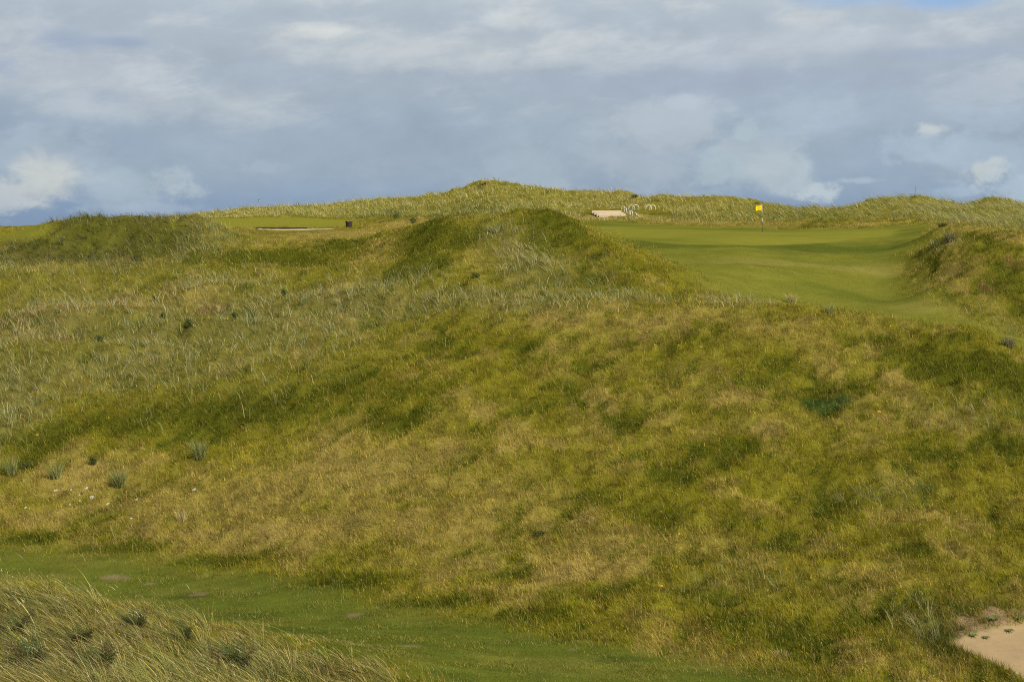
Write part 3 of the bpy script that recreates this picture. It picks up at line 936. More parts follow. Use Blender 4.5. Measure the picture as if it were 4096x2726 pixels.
def scatter(n, y0, y1, power=2.0, wide=0.395, extra=1.8):
    yy = np.exp(np.linspace(math.log(y0), math.log(y1), 4000))
    dens = (wide * yy + extra) / yy ** power
    cdf = np.concatenate([[0], np.cumsum((dens[1:] + dens[:-1]) * 0.5 * np.diff(yy))])
    y = np.interp(rng.random(n) * cdf[-1], cdf, yy)
    x = (rng.random(n) * 2 - 1) * (wide * y + extra)
    return x, y


def pick(weights, palette):
    """one palette colour per row of weights, with some jitter"""
    w = np.stack(weights, -1)
    w = np.maximum(w, 0)
    c = np.cumsum(w, 1)
    r = rng.random(len(w))[:, None] * c[:, -1:]
    k = np.argmax(c >= r, 1)
    col = np.array(palette)[k]
    val = np.exp(rng.normal(0, 0.16, len(w)))[:, None]
    hue = 1 + rng.normal(0, 0.05, (len(w), 3))
    return np.clip(col * val * hue, 0.003, 0.85)


def unit(a):
    return np.stack([np.cos(a), np.sin(a)], -1)


YG, GR, ST, DK, OB = (0.258, 0.226, 0.013), (0.150, 0.172, 0.012), (0.46, 0.335, 0.090), (0.052, 0.066, 0.006), (0.22, 0.150, 0.032)
MB, MP, MG, MN = (0.33, 0.36, 0.18), (0.62, 0.49, 0.23), (0.185, 0.21, 0.036), (0.25, 0.18, 0.095)  # marram tones, pale ones also carrying the blades' glossy sheen as colour


def fields(x, y):
    return {k: samp(f, x, y) for k, f in dict(m=F_marram, d=F_dark, s=F_straw, b=F_brown, t=F_teal, p=Z_path, w=Z_mown, e=Z_tee, sa=Z_sand, du=dune, tr=Z_trk, g=Z_green).items()}


def meadow():
    B, S = Blades(), Blades()
    n = int(1_150_000 * QUALITY)
    x, y = scatter(n, 23, 172)
    f = fields(x, y)
    keep = (rng.random(n) > np.maximum.reduce([f['p'], f['w'], f['e'], f['sa'] * 1.2, f['tr']])) & (rng.random(n) > f['m'] * 0.70) & (rng.random(n) > samp(facew, x, y) * 0.85)
    x, y = x[keep], y[keep]
    f = {k: q[keep] for k, q in f.items()}
    n = len(x)
    z = samp(GZ, x, y)
    nn = fbm(x, y, 2.4, 3, off=41)
    nh = fbm(x, y, 0.8, 3, off=21)
    s, d = f['s'], f['d']
    hol = samp(hollow, x, y)
    wx, wy = x + 0.30 * fbm(x, y, 0.9, 2, off=301), y + 0.30 * fbm(x, y, 0.9, 2, off=311)
    c1, c2, c3 = clumps(wx, wy)
    dk, dry, nv, calm = types(x, y, hol, d, s, c1, c2)
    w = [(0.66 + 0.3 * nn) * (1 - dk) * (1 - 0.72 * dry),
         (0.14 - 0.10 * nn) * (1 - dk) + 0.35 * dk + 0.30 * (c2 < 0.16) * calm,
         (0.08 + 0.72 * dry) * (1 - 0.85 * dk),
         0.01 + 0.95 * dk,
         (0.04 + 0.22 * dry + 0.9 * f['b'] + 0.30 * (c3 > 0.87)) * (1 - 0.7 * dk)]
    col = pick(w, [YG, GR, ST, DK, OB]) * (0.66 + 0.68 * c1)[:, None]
    tl = samp(tealw, x, y)[:, None]
    col = col * (1 - tl) + np.array((0.052, 0.092, 0.020)) * (0.7 + 0.6 * c1[:, None]) * tl
    h = (0.13 + 0.12 * rng.random(n)) * (1 + 0.55 * np.clip(nh, -0.7, 1)) * (1 - 0.22 * s) * (1 + 0.15 * d)
    h *= (1 - 0.45 * f['p']) * (0.70 + 0.6 * c3) * (1 - 0.72 * np.clip(samp(Z_bank, x, y) + samp(Z_front, x, y), 0, 1))
    far = np.clip((y - 60) / 60, 0, 1)
    h *= 1 - 0.25 * far
    wid = (0.0038 + 0.00019 * y) * (0.7 + 0.6 * rng.random(n))
    a = rng.random(n) * 2 * np.pi
    hd = unit(a)
    lean = fbm(x, y, 1.6, 2, off=131)[:, None]
    hd = hd * 0.75 + np.array([-0.35, 0.0]) + lean * np.array([0.5, -0.6])
    b0 = 0.15 + 0.25 * rng.random(n)
    b1 = 0.15 + 0.45 * rng.random(n)
    root = np.stack([x, y, z - 0.01], -1)
    B.add(root, h, wid, hd, b0, b1, col, 2, tip=np.clip(col * 1.05 + np.array((0.02, 0.012, 0.0)), 0, 1))
    # flowering stalks, sparser, taller and paler
    st = (rng.random(n) > np.clip(samp(Z_bank, x, y) + samp(Z_front, x, y), 0, 1)) & (rng.random(n) < (0.045 + 0.07 * s + 0.04 * np.clip(nv, 0, 1)) * (1 - 0.5 * d) * np.where(y < 90, 1, 0.5))
    r2 = root[st]
    m = len(r2)
    L = 0.24 + 0.22 * rng.random(m)
    cs = pick([np.full(m, .7), np.full(m, .3)], [(0.45, 0.345, 0.13), (0.34, 0.285, 0.07)])
    hd2 = unit(rng.random(m) * 2 * np.pi) * 0.6 + np.array([-0.5, -0.1])
    yy = r2[:, 1]
    end = S.add(r2, L, 0.0028 + 0.00012 * yy, hd2, 0.1 + 0.2 * rng.random(m), 0.15 + 0.35 * rng.random(m), cs, 2)
    S.add(end - np.array([0, 0, 0.01]), 0.05 + 0.05 * rng.random(m), 0.006 + 0.00016 * yy, hd2, np.full(m, 0.5), np.full(m, 0.4), np.clip(cs * 1.15, 0, .9), 2, prof=[0.4, 1.0])
    B.build("meadow_grass", "yellow-green and dry meadow grass covering the slope")
    S.build("grass_stalks", "pale flowering grass stalks standing over the meadow")


def marram():
    B, D, S = Blades(), Blades(), Blades()
    n = int(800_000 * QUALITY)
    x, y = scatter(n, 21.5, 182, power=1.92)
    f = fields(x, y)
    drift = np.clip(0.72 + 0.75 * fbm(x, y, 4.5, 3, off=371) + 0.45 * fbm(x, y, 1.6, 3, off=381), 0.12, 1.0)
    drift = np.where(f['du'] > 0.5, 0.25 + 0.75 * drift, drift)
    drift = np.where(y < 36, 1.0, drift)
    keep = (rng.random(n) < (f['m'] * 1.05 - 0.06) * drift) & (rng.random(n) > np.maximum.reduce([f['p'] * 1.3, f['w'], f['e'], f['sa'] * 1.5, f['tr'], samp(Z_front, x, y)]))
    x, y = x[keep], y[keep]
    f = {k: q[keep] for k, q in f.items()}
    n = len(x)
    # gather into tussocks
    cs = np.where(f['du'] > 0.5, 1.3, 0.75) * np.where(fbm(x, y, 5.0, 2, off=331) > 0, 1.0, 0.66)
    x0, y0 = x, y
    x = x + 0.55 * fbm(x0, y0, 1.9, 2, off=341)
    y = y + 0.55 * fbm(x0, y0, 1.9, 2, off=351)
    ix, iy = np.floor(x / cs).astype(np.int64), np.floor(y / cs).astype(np.int64)
    cx = (ix + 0.15 + 0.7 * cellhash(ix, iy, 1)) * cs
    cy = (iy + 0.15 + 0.7 * cellhash(ix, iy, 2)) * cs
    size = cellhash(ix, iy, 3)
    kind = cellhash(ix, iy, 4)
    pull = 0.30 + 0.40 * size
    ox, oy = x - cx, y - cy
    pull = np.where(f['du'] > 0.5, pull * 0.55, pull)
    x, y = x0 - ox * pull, y0 - oy * pull
    z = samp(GZ, x, y)
    rad = np.stack([ox, oy], -1) / (0.5 * cs[:, None])
    du = f['du']
    knoll = sstep(y, 36, 33) * sstep(x, 0.0, -1.5)
    right = sstep(x, 16, 30) * du
    leftm = sstep(x, -18, -22) * sstep(y, 76, 80) * (1 - du)
    nn = fbm(x, y, 4.5, 3, off=141)
    s = np.clip(f['s'] + 0.25 * f['b'], 0, 1)
    yel = du * (1 - 0.65 * right)
    w = [0.46 - 0.26 * knoll - 0.2 * s + 0.25 * (kind - .5) - 0.22 * yel + 0.15 * right + 0.05 * leftm,
         0.13 + 0.50 * s + 0.15 * nn - 0.15 * (kind - .5) - 0.04 * right - .1 * leftm + 0.12 * yel,
         0.27 + 0.20 * right + 0.25 * f['d'] + 0.05 * leftm,
         0.07 + 0.75 * f['b'] + 0.14 * s + 0.16 * (kind > 0.85) + .06 * leftm,
         0.02 + 0.42 * yel * (1 + 0.8 * nn) + 0.10 * (1 - s) + 0.30 * knoll,
         0.75 * f['d'] + .05 + 0.70 * leftm + 0.30 * knoll + 0.25 * (cellhash(ix, iy, 9) > 0.88) + 0.25 * du * sstep(-nn, 0.0, 0.5)]
    gold = knoll * sstep(fbm(x, y, 2.2, 3, off=421), -0.15, 0.35)
    w[1] = w[1] + 0.32 * gold
    w[0] = w[0] + 0.14 * knoll - 0.20 * gold
    w[3] = w[3] + 0.25 * gold
    col = pick(w, [MB, MP, MG, MN, (0.36, 0.33, 0.060), (0.075, 0.105, 0.026)])
    col *= (0.88 + 0.24 * cellhash(ix, iy, 6))[:, None]
    col = np.clip(col * (1.0 + 0.12 * du - 0.17 * knoll - 0.42 * leftm)[:, None] * (1 - knoll[:, None] * np.array((0.10, 0.08, 0.28))), 0, 0.8)
    col *= np.exp(rng.normal(0, 0.18, n) * (1 + 1.0 * knoll))[:, None]
    h = (0.34 + 0.42 * rng.random(n)) * (0.50 + 0.75 * size) * (1 + 0.35 * fbm(x, y, 3.0, 2, off=391))
    h = np.where(du > 0.5, h * 1.05 * (1 + 0.5 * fbm(x, y, 5.5, 3, off=361)), h)
    h *= 1 - 0.15 * leftm
    h = np.where(knoll > 0.5, h * 1.2, h)
    wid = (0.0024 + 0.00023 * y) * (1 + 0.35 * knoll) * (0.6 + 0.6 * rng.random(n))
    wind = np.array([-1.0, -0.12])
    wk = (0.22 + 0.38 * knoll + 0.55 * right + 0.20 * leftm + 0.12 * du + 0.16 * fbm(x, y, 7, 2, off=151))[:, None]
    hd = unit(rng.random(n) * 2 * np.pi) * (0.45 - 0.1 * wk - 0.18 * du[:, None]) + rad * 0.55 * (1 - 0.5 * wk) + wind * wk * 1.5
    b0 = 0.20 + 0.25 * rng.random(n) + 0.12 * knoll
    b1 = 0.25 + 0.5 * rng.random(n)
    root = np.stack([x, y, z - 0.02], -1)
    tip = np.clip(col + (np.array(MP) - col) * 0.18, 0, 1)
    kn = knoll > 0.3
    fa = du > 0.5
    a = ~kn & ~fa
    B.add(root[a], h[a], wid[a], hd[a], b0[a], b1[a], col[a], 3, tip=tip[a])
    B.add(root[kn], h[kn], wid[kn], hd[kn], b0[kn], b1[kn], col[kn], 4, tip=tip[kn])
    D.add(root[fa], h[fa], wid[fa], hd[fa], b0[fa], b1[fa], col[fa], 2, tip=tip[fa])
    # seed heads on pale stalks
    st = rng.random(n) < np.where(du > 0.5, 0.038 * (0.2 + 1.4 * sstep(nn, -0.1, 0.6)), np.where(kn, 0.014, 0.006)) * (1 - samp(Z_bank, x, y))
    r2, m = root[st], int(st.sum())
    hs = hd[st]
    L = h[st] * 1.1 + 0.16
    cs2 = pick([np.full(m, .75), np.full(m, .25)], [(0.50, 0.40, 0.23), (0.40, 0.33, 0.14)])
    yy = r2[:, 1]
    end = S.add(r2, L, 0.003 + 0.00010 * yy, hs, b0[st] * 0.8, b1[st] * 0.5, cs2, 2)
    S.add(end - np.array([0, 0, 0.012]), 0.10 + 0.08 * rng.random(m), 0.010 + 0.00018 * yy, hs, np.full(m, 0.5), np.full(m, 0.45), np.clip(cs2 * 1.1, 0, .9), 2, prof=[0.5, 1.0])
    B.build("marram_grass", "grey-green marram grass on the slope and mounds")
    D.build("dune_grass", "pale windswept dune grass on the ridge behind")
    S.build("seed_heads", "pale seed heads over the marram")


def turf():
    B = Blades()
    # the walked path: short, thick, with tufts left by the mower
    n = int(420_000 * QUALITY)
    x, y = scatter(n, 27, 52, power=1.8)
    f = fields(x, y)
    keep = (rng.random(n) < f['p']) & (rng.random(n) > samp(bare_w, x, y) * 0.9)
    x, y = x[keep], y[keep]
    n = len(x)
    z = samp(GZ, x, y)
    nn = fbm(x * 0.45, y, 1.5, 4, off=83)
    tuft = sstep(fbm(x * 0.5, y, 1.0, 4, off=161), 0.02, 0.5)
    col = pick([0.50 - 0.2 * nn - 0.2 * tuft, 0.36 + 0.4 * nn, 0.06 + 0.34 * tuft, 0.14 + 0.25 * tuft], [(0.165, 0.182, 0.022), (0.080, 0.112, 0.014), (0.43, 0.35, 0.10), (0.26, 0.24, 0.030)])
    h = (0.022 + 0.035 * rng.random(n)) * (1 + 1.9 * tuft)
    col *= (0.80 + 0.40 * sstep(fbm(x * 0.55, y, 0.45, 3, off=87), -0.5, 0.5))[:, None]
    wid = (0.0035 + 0.00014 * y) * (0.7 + 0.6 * rng.random(n))
    B.add(np.stack([x, y, z - 0.003], -1), h, wid, unit(rng.random(n) * 6.283), 0.2 + 0.4 * rng.random(n), 0.2 + 0.4 * rng.random(n), col, 2)
    # odd long stems on the path
    m = 42000
    x, y = scatter(m, 30, 50, power=1.8)
    k = (samp(Z_path, x, y) > 0.3) & (fbm(x * 0.6, y, 0.9, 4, off=171) > 0.16)
    x, y = x[k], y[k]
    m = len(x)
    B.add(np.stack([x, y, samp(GZ, x, y)], -1), 0.04 + 0.11 * rng.random(m) ** 2 + 0.03, np.full(m, 0.011), unit(rng.random(m) * 6.283), 0.1 + 0.4 * rng.random(m), 0.2 + 0.5 * rng.random(m),
          pick([np.full(m, .7), np.full(m, .3)], [(0.33, 0.27, 0.10), (0.20, 0.20, 0.05)]), 3)
    B.build("path_grass", "short green grass of the walked path")
    Fw = Blades()
    n = int(150_000 * QUALITY)
    x, y = scatter(n, 64, 105, power=2.2)
    f = fields(x, y)
    keep = (rng.random(n) < f['w'] * (1 - f['g'])) & (rng.random(n) < sstep(y, 106, 88) * 0.9 + 0.1)
    x, y = x[keep], y[keep]
    n = len(x)
    dry = sstep(fbm(x * 0.5, y, 5.0, 4, off=66), -0.1, 0.5)
    col = pick([0.4 + 0 * x, 0.35 - 0.2 * dry, 0.16 * dry + 0.05, 0.3 * dry + .1], [(0.18, 0.18, 0.022), (0.115, 0.135, 0.018), (0.40, 0.33, 0.11), (0.26, 0.225, 0.040)])
    Fw.add(np.stack([x, y, samp(GZ, x, y) - 0.003], -1), 0.02 + 0.04 * rng.random(n), (0.008 + 0.00010 * y) * (0.7 + 0.6 * rng.random(n)), unit(rng.random(n) * 6.283), 0.2 + 0.4 * rng.random(n), 0.2 + 0.4 * rng.random(n), col, 2)
    Fw.build("fairway_grass", "close mown fairway grass between the mounds")


meadow()
marram()
turf()


def lip_grass():
    B = Blades()
    n = 26000
    x = rng.uniform(9.5, 16.5, n)
    y = rng.uniform(32.0, 39.5, n)
    sdv, fw = samp(sd_sand, x, y), samp(facew, x, y)
    k = (sdv < 0.03) & (sdv > -2.4) & (rng.random(n) < np.clip(1.15 + 0.45 * sdv, 0.05, 1)) & (rng.random(n) > 0.55 * fw)
    x, y, sdv = x[k], y[k], sdv[k]
    m = len(x)
    col = pick([np.full(m, .35), np.full(m, .3), np.full(m, .25), np.full(m, .1)], [(0.13, 0.155, 0.03), (0.37, 0.29, 0.12), (0.075, 0.095, 0.02), (0.24, 0.20, 0.03)])
    B.add(np.stack([x, y, samp(GZ, x, y) - 0.01], -1), 0.10 + 0.16 * rng.random(m), 0.006 + 0.005 * rng.random(m), unit(rng.random(m) * 6.283) * 0.6 + np.array([0.1, -0.3]), 0.1 + 0.3 * rng.random(m), 0.3 + 0.5 * rng.random(m), col, 3)
    B.build("bunker_lip_grass", "rough grass hanging over the edge of the bunker")


lip_grass()

# ------------------------------------------------------------------ things
def tag(o, label, cat, group=None):
    o["label"] = label
    o["category"] = cat
    if group:
        o["group"] = group
    return o


def empty(name, loc, rz=0.0):
    o = bpy.data.objects.new(name, None)
    COL.objects.link(o)
    o.location = loc
    o.rotation_euler = (0, 0, rz)
    o.empty_display_size = 0.2
    return o


class MB_:
    """collects boxes, tubes and sheets into one mesh"""
    def __init__(self):
        self.bm = bmesh.new()

    def box(self, c, s, rot=None, bevel=0.0):
        r = bmesh.ops.create_cube(self.bm, size=1.0)
        vs = r['verts']
        bmesh.ops.scale(self.bm, vec=s, verts=vs)
        if bevel:
            es = list({e for v in vs for e in v.link_edges})
            g = bmesh.ops.bevel(self.bm, geom=es, offset=bevel, segments=2, affect='EDGES', profile=0.5)
            vs = list({v for f in g['faces'] for v in f.verts} | {v for v in vs if v.is_valid})
        if rot is not None:
            bmesh.ops.rotate(self.bm, cent=(0, 0, 0), matrix=rot, verts=vs)
        bmesh.ops.translate(self.bm, vec=c, verts=vs)
        return self

    def tube(self, pts, radii, seg=8, cap=True):
        pts = [Vector(p) for p in pts]
        if not hasattr(radii, '__len__'):
            radii = [radii] * len(pts)
        rings = []
        prev = None
        for i, p in enumerate(pts):
            d = (pts[min(i + 1, len(pts) - 1)] - pts[max(i - 1, 0)]).normalized()
            a = d.orthogonal().normalized() if prev is None else (prev - d * prev.dot(d)).normalized()
            prev = a
            b = d.cross(a)
            rings.append([self.bm.verts.new(p + (a * math.cos(2 * math.pi * k / seg) + b * math.sin(2 * math.pi * k / seg)) * radii[i]) for k in range(seg)])
        for r0, r1 in zip(rings, rings[1:]):
            for k in range(seg):
                self.bm.faces.new((r0[k], r0[(k + 1) % seg], r1[(k + 1) % seg], r1[k]))
        if cap:
            self.bm.faces.new(rings[0][::-1])
            self.bm.faces.new(rings[-1])
        return self

    def quad(self, *pts):
        self.bm.faces.new([self.bm.verts.new(p) for p in pts])
        return self

    def build(self, name, mat, parent=None, smooth=False, loc=None):
        bmesh.ops.recalc_face_normals(self.bm, faces=self.bm.faces[:])
        me = bpy.data.meshes.new(name)
        self.bm.to_mesh(me)
        self.bm.free()
        for p in me.polygons:
            p.use_smooth = smooth
        me.materials.append(mat)
        o = bpy.data.objects.new(name, me)
        COL.objects.link(o)
        if parent is not None:
            o.parent = parent
        if loc is not None:
            o.location = loc
        return o


def place(u, v):
    x, y = hit(u, v)
    return Vector((x, y, ground_z(x, y)))


M_WHITE = plain("white_paint", (0.72, 0.70, 0.64), 0.45, 0.4, 0.08, 12)
M_HOOP = plain("white_plastic", (0.74, 0.72, 0.60), 0.5, 0.4, 0.10, 9)
M_BLACK = plain("black_paint", (0.022, 0.022, 0.018), 0.5, 0.4, 0.2, 20)
M_FLAG = plain("yellow_cloth", (0.86, 0.56, 0.008), 0.8, 0.1, 0.10, 14)
M_WOOD_D = plain("dark_stained_wood", (0.052, 0.032, 0.028), 0.7, 0.25, 0.45, 14, (1, 1, 0.12))
M_STEEL = plain("galvanised_steel", (0.35, 0.35, 0.35), 0.45, 0.5, 0.15, 20)
M_BAG = plain("white_bin_liner", (0.62, 0.60, 0.55), 0.5, 0.4, 0.15, 16)
M_TIMBER = plain("weathered_timber", (0.56, 0.45, 0.32), 0.85, 0.1, 0.30, 7, (0.25, 1, 1), 0.004)
M_EDGE = plain("tarred_timber", (0.045, 0.030, 0.018), 0.9, 0.1, 0.4, 9)


# ---- flagstick on the green
def flagstick():
    p = place(3049, 930)
    k = p.y / F
    root = tag(empty("flagstick", p), "flagstick with a yellow flag standing on the putting green", "golf flag")
    root.rotation_euler = (0, R(-1.6), 0)
    H = 109 * k

    def z(v):
        return (930 - v) * k
    r = 0.021
    MB_().tube([(0, 0, -0.10), (0, 0, z(889))], r, 10).build("lower_pole", M_BLACK, root, True)
    MB_().tube([(0, 0, z(889)), (0, 0, z(872.5))], r + 0.002, 10).build("white_band", M_WHITE, root, True)
    MB_().tube([(0, 0, z(872.5)), (0, 0, z(861.5))], r, 10).build("black_band", M_BLACK, root, True)
    MB_().tube([(0, 0, z(861.5)), (0, 0, z(819.5))], r + 0.002, 10).build("white_band", M_WHITE, root, True)
    # the cloth, rippling out to the left, its fly end curled back
    bm = bmesh.new()
    W, Hf = 25.5 * k, 22.5 * k
    nx, nz = 18, 10
    for side in (0, 1):
        g = []
        for i in range(nx + 1):
            s = i / nx
            row = []
            for j in range(nz + 1):
                t = j / nz
                yy = -0.055 * math.sin(s * 6.5 + t * 0.9) * s - 0.05 * s * s
                xx = -0.022 - W * (s - 0.06 * s * s) - 0.02 * math.sin(t * 3.1) * s
                top = z(820.0) - (0.17 * Hf * s + 0.05 * Hf * math.sin(s * 3.0))
                bot = z(842.5) + 0.03 * Hf * math.sin(s * 5.0)
                if s > 0.8:
                    xx += (s - 0.8) / 0.2 * 0.10 * W * t ** 1.5 * 0.8 + 0.06 * W * (1 - t) ** 3 * (s - 0.8) / 0.2
                row.append(bm.verts.new((xx, yy + (0.003 if side else 0), bot + (top - bot) * t)))
            g.append(row)
        for i in range(nx):
            for j in range(nz):
                bm.faces.new((g[i][j], g[i + 1][j], g[i + 1][j + 1], g[i][j + 1]))
    me = bpy.data.meshes.new("flag")
    bm.to_mesh(me)
    bm.free()
    for q in me.polygons:
        q.use_smooth = True
    me.materials.append(M_FLAG)
    fl = bpy.data.objects.new("flag", me)
    COL.objects.link(fl)
    fl.parent = root
    # the cup at its foot
    MB_().tube([(0, 0, 0.004), (0, 0, 0.012)], 0.055, 16).build("cup_rim", M_WHITE, root, True)


flagstick()


# ---- slatted bin by the tee
def litter_bin():
    p = place(1396, 908)
    k = p.y / F
    root = tag(empty("litter_bin", p), "dark brown slatted litter bin standing by the tee, wider at the top", "bin")
    H = 29.0 * k
    rt, rb = 14.2 * k, 10.8 * k
    ns = 18
    b = MB_()
    for i in range(ns):
        a = 2 * math.pi * i / ns
        c, s = math.cos(a), math.sin(a)
        w = 2 * math.pi * rt / ns * 0.42
        top = H * (1.0 + 0.03 * math.sin(i * 2.3))
        n = Vector((c, s, 0))
        t = Vector((-s, c, 0))
        q = []
        for (r, zz, ww) in ((rb, -0.05, w * 0.78), (rt, top, w)):
            for th in (0.0, 0.022):
                for sg in (-1, 1):
                    q.append(b.bm.verts.new(n * (r - th) + t * ww * sg + Vector((0, 0, zz))))
        for f in ((0, 1, 5, 4), (3, 2, 6, 7), (0, 4, 6, 2), (1, 3, 7, 5), (4, 5, 7, 6), (0, 2, 3, 1)):
            b.bm.faces.new([q[i2] for i2 in f])
    b.build("slatted_body", M_WOOD_D, root)
    for zz in (0.18, 0.82):
        r = rb + (rt - rb) * zz - 0.034
        ring = [(r * math.cos(2 * math.pi * i / 28), r * math.sin(2 * math.pi * i / 28), zz * H) for i in range(29)]
        MB_().tube(ring, 0.012, 6, False).build("hoop_band", M_STEEL, root, True)
    MB_().tube([(0, 0, 0.05), (0, 0, H * 0.5), (0, 0, H * 0.93)], [rb - 0.06, (rb + rt) / 2 - 0.065, rt - 0.07], 20).build("dark_lining", M_BLACK, root, True)
    g = MB_()
    for i in range(16):
        a = 2 * math.pi * i / 16
        r = rt - 0.055
        g.quad(*[(r * math.cos(a + e), r * math.sin(a + e), H * h) for e, h in ((0, 0.88), (0.36, 0.88), (0.36, 0.985 + 0.03 * math.sin(i * 1.9)), (0, 0.985 + 0.03 * math.cos(i * 2.6)))])
    g.build("bin_liner", M_BAG, root)


litter_bin()


# ---- broad timber steps cut into the bank
def timber_steps():
    x0, y0 = hit(2440, 869)
    k = y0 / F
    gz = ground_z(x0, y0)
    root = tag(empty("timber_steps", (x0, y0, gz)), "broad pale timber steps set into the bank beside white hoops", "steps")
    rows = 4
    for i in range(rows):
        va, vb = 866.5 - i * 6.1, 866.5 - (i + 1) * 6.1
        d = y0 + 0.25 + i * 0.34
        kk = d / F
        ul = 2396 - i * 9.5
        ur = 2511 - i * 8.5
        dz = (1363.0 - vb) / F
        top = EYE + ray(2440, vb)[1] * d - gz
        bot = EYE + ray(2440, va)[1] * d - gz - 0.14
        xl, xr = ray(ul, 860)[0] * d - x0, ray(ur, 860)[0] * d - x0
        b = MB_()
        b.box(((xl + xr) / 2, d - y0 + 0.20, (top + bot) / 2), (xr - xl, 0.40, top - bot), None, 0.012)
        o = b.build("step_board", M_TIMBER, root)
    d = y0 + 0.05
    xl, xr = ray(2497, 868)[0] * d - x0, ray(2524, 868)[0] * d - x0
    top = EYE + ray(2500, 866)[1] * d - gz
    MB_().box(((xl + xr) / 2, 0.05, top - 0.12), (xr - xl, 0.22, 0.24), None, 0.012).build("kerb_board", M_TIMBER, root)


timber_steps()


# ---- white hoops on the bank: (u centre, apparent width px, v of the top, v of the feet, label)
HOOPS = [
    (2493.0, 11, 824.0, 842, "narrow white hoop nearest the top of the timber steps"),
    (2501.5, 8, 831.0, 852, "white hoop seen almost edge-on right beside the timber steps"),
    (2526.7, 25, 820.5, 839.5, "left hoop of the first wide overlapping white pair on the bank"),
    (2543.2, 25, 819.5, 840.0, "right hoop of the first wide overlapping white pair on the bank"),
    (2594.5, 23, 820.5, 840.5, "left hoop of the farthest right overlapping white pair"),
    (2610.7, 24, 820.5, 840.5, "right hoop of the farthest right overlapping white pair"),
    (2514.9, 11.5, 841.5, 860.5, "left hoop of the small white pair below the first wide pair"),
    (2522.9, 12, 841.0, 861.0, "right hoop of the small white pair below the first wide pair"),
    (2539.4, 14.6, 850.0, 868.5, "tilted white hoop lower down the bank, taller of its pair"),
    (2546.8, 14, 856.5, 872.5, "tilted white hoop lower down the bank, shorter of its pair"),
    (2560.1, 11, 865.3, 874.0, "half hidden white hoop at the foot of the bank, left of two"),
    (2570.0, 10, 867.8, 874.0, "half hidden white hoop at the foot of the bank, right of two"),
    (2592.2, 12.5, 869.0, 874.0, "lone white hoop sunk in the grass at the foot of the bank"),
]


def hoops():
    mesh = None
    for (u, wpx, vt, vf, lab) in HOOPS:
        x, y = hit(u, min(vf, 869.0), 126)
        y = max(min(y, 150.0), 132.0)
        x = ray(u, vf)[0] * y
        k = y / F
        zf = EYE + ray(u, vf)[1] * y
        zt = EYE + ray(u, vt)[1] * y
        zg = ground_z(x, y)
        if mesh is None:
            pts = [(-0.31, 0, -0.25)] + [(-0.31 * math.cos(t), 0, 0.22 + 0.29 * math.sin(t)) for t in np.linspace(0, math.pi, 17)] + [(0.31, 0, -0.25)]
            o = MB_().tube(pts, 0.030, 8).build("hoop", M_HOOP, None, True)
            mesh = o.data
        else:
            o = bpy.data.objects.new("hoop", mesh)
            COL.objects.link(o)
        w = wpx * k
        ang = math.acos(min(1.0, w / 0.62))
        o.location = (x, y, zt - 0.51)
        o.rotation_euler = (0, R(-8) if 'tilted' in lab else 0, -ang if u < 2560 else ang)
        tag(o, lab, "hoop", "white hoops on the bank by the steps")


hoops()


# ---- timber edging along the sandy track
def edging():
    a = place(944, 917)
    b = place(1228, 916)
    root = tag(empty("timber_edging", a), "long low dark timber edging along the sandy track by the tee", "edging")
    n = 4
    for i in range(n):
        p0, p1 = a.lerp(b, i / n), a.lerp(b, (i + 1) / n)
        c = (p0 + p1) / 2 - a
        c.z = (ground_z(*((p0 + p1) / 2).xy) - a.z) + 0.02
        L = (p1 - p0).length - 0.02
        rot = Matrix.Rotation(math.atan2(p1.y - p0.y, p1.x - p0.x), 3, 'Z')
        MB_().box(c + Vector((0, 0.15, 0)), (L, 0.10, 0.24), rot, 0.01).build("board", M_EDGE, root)


edging()


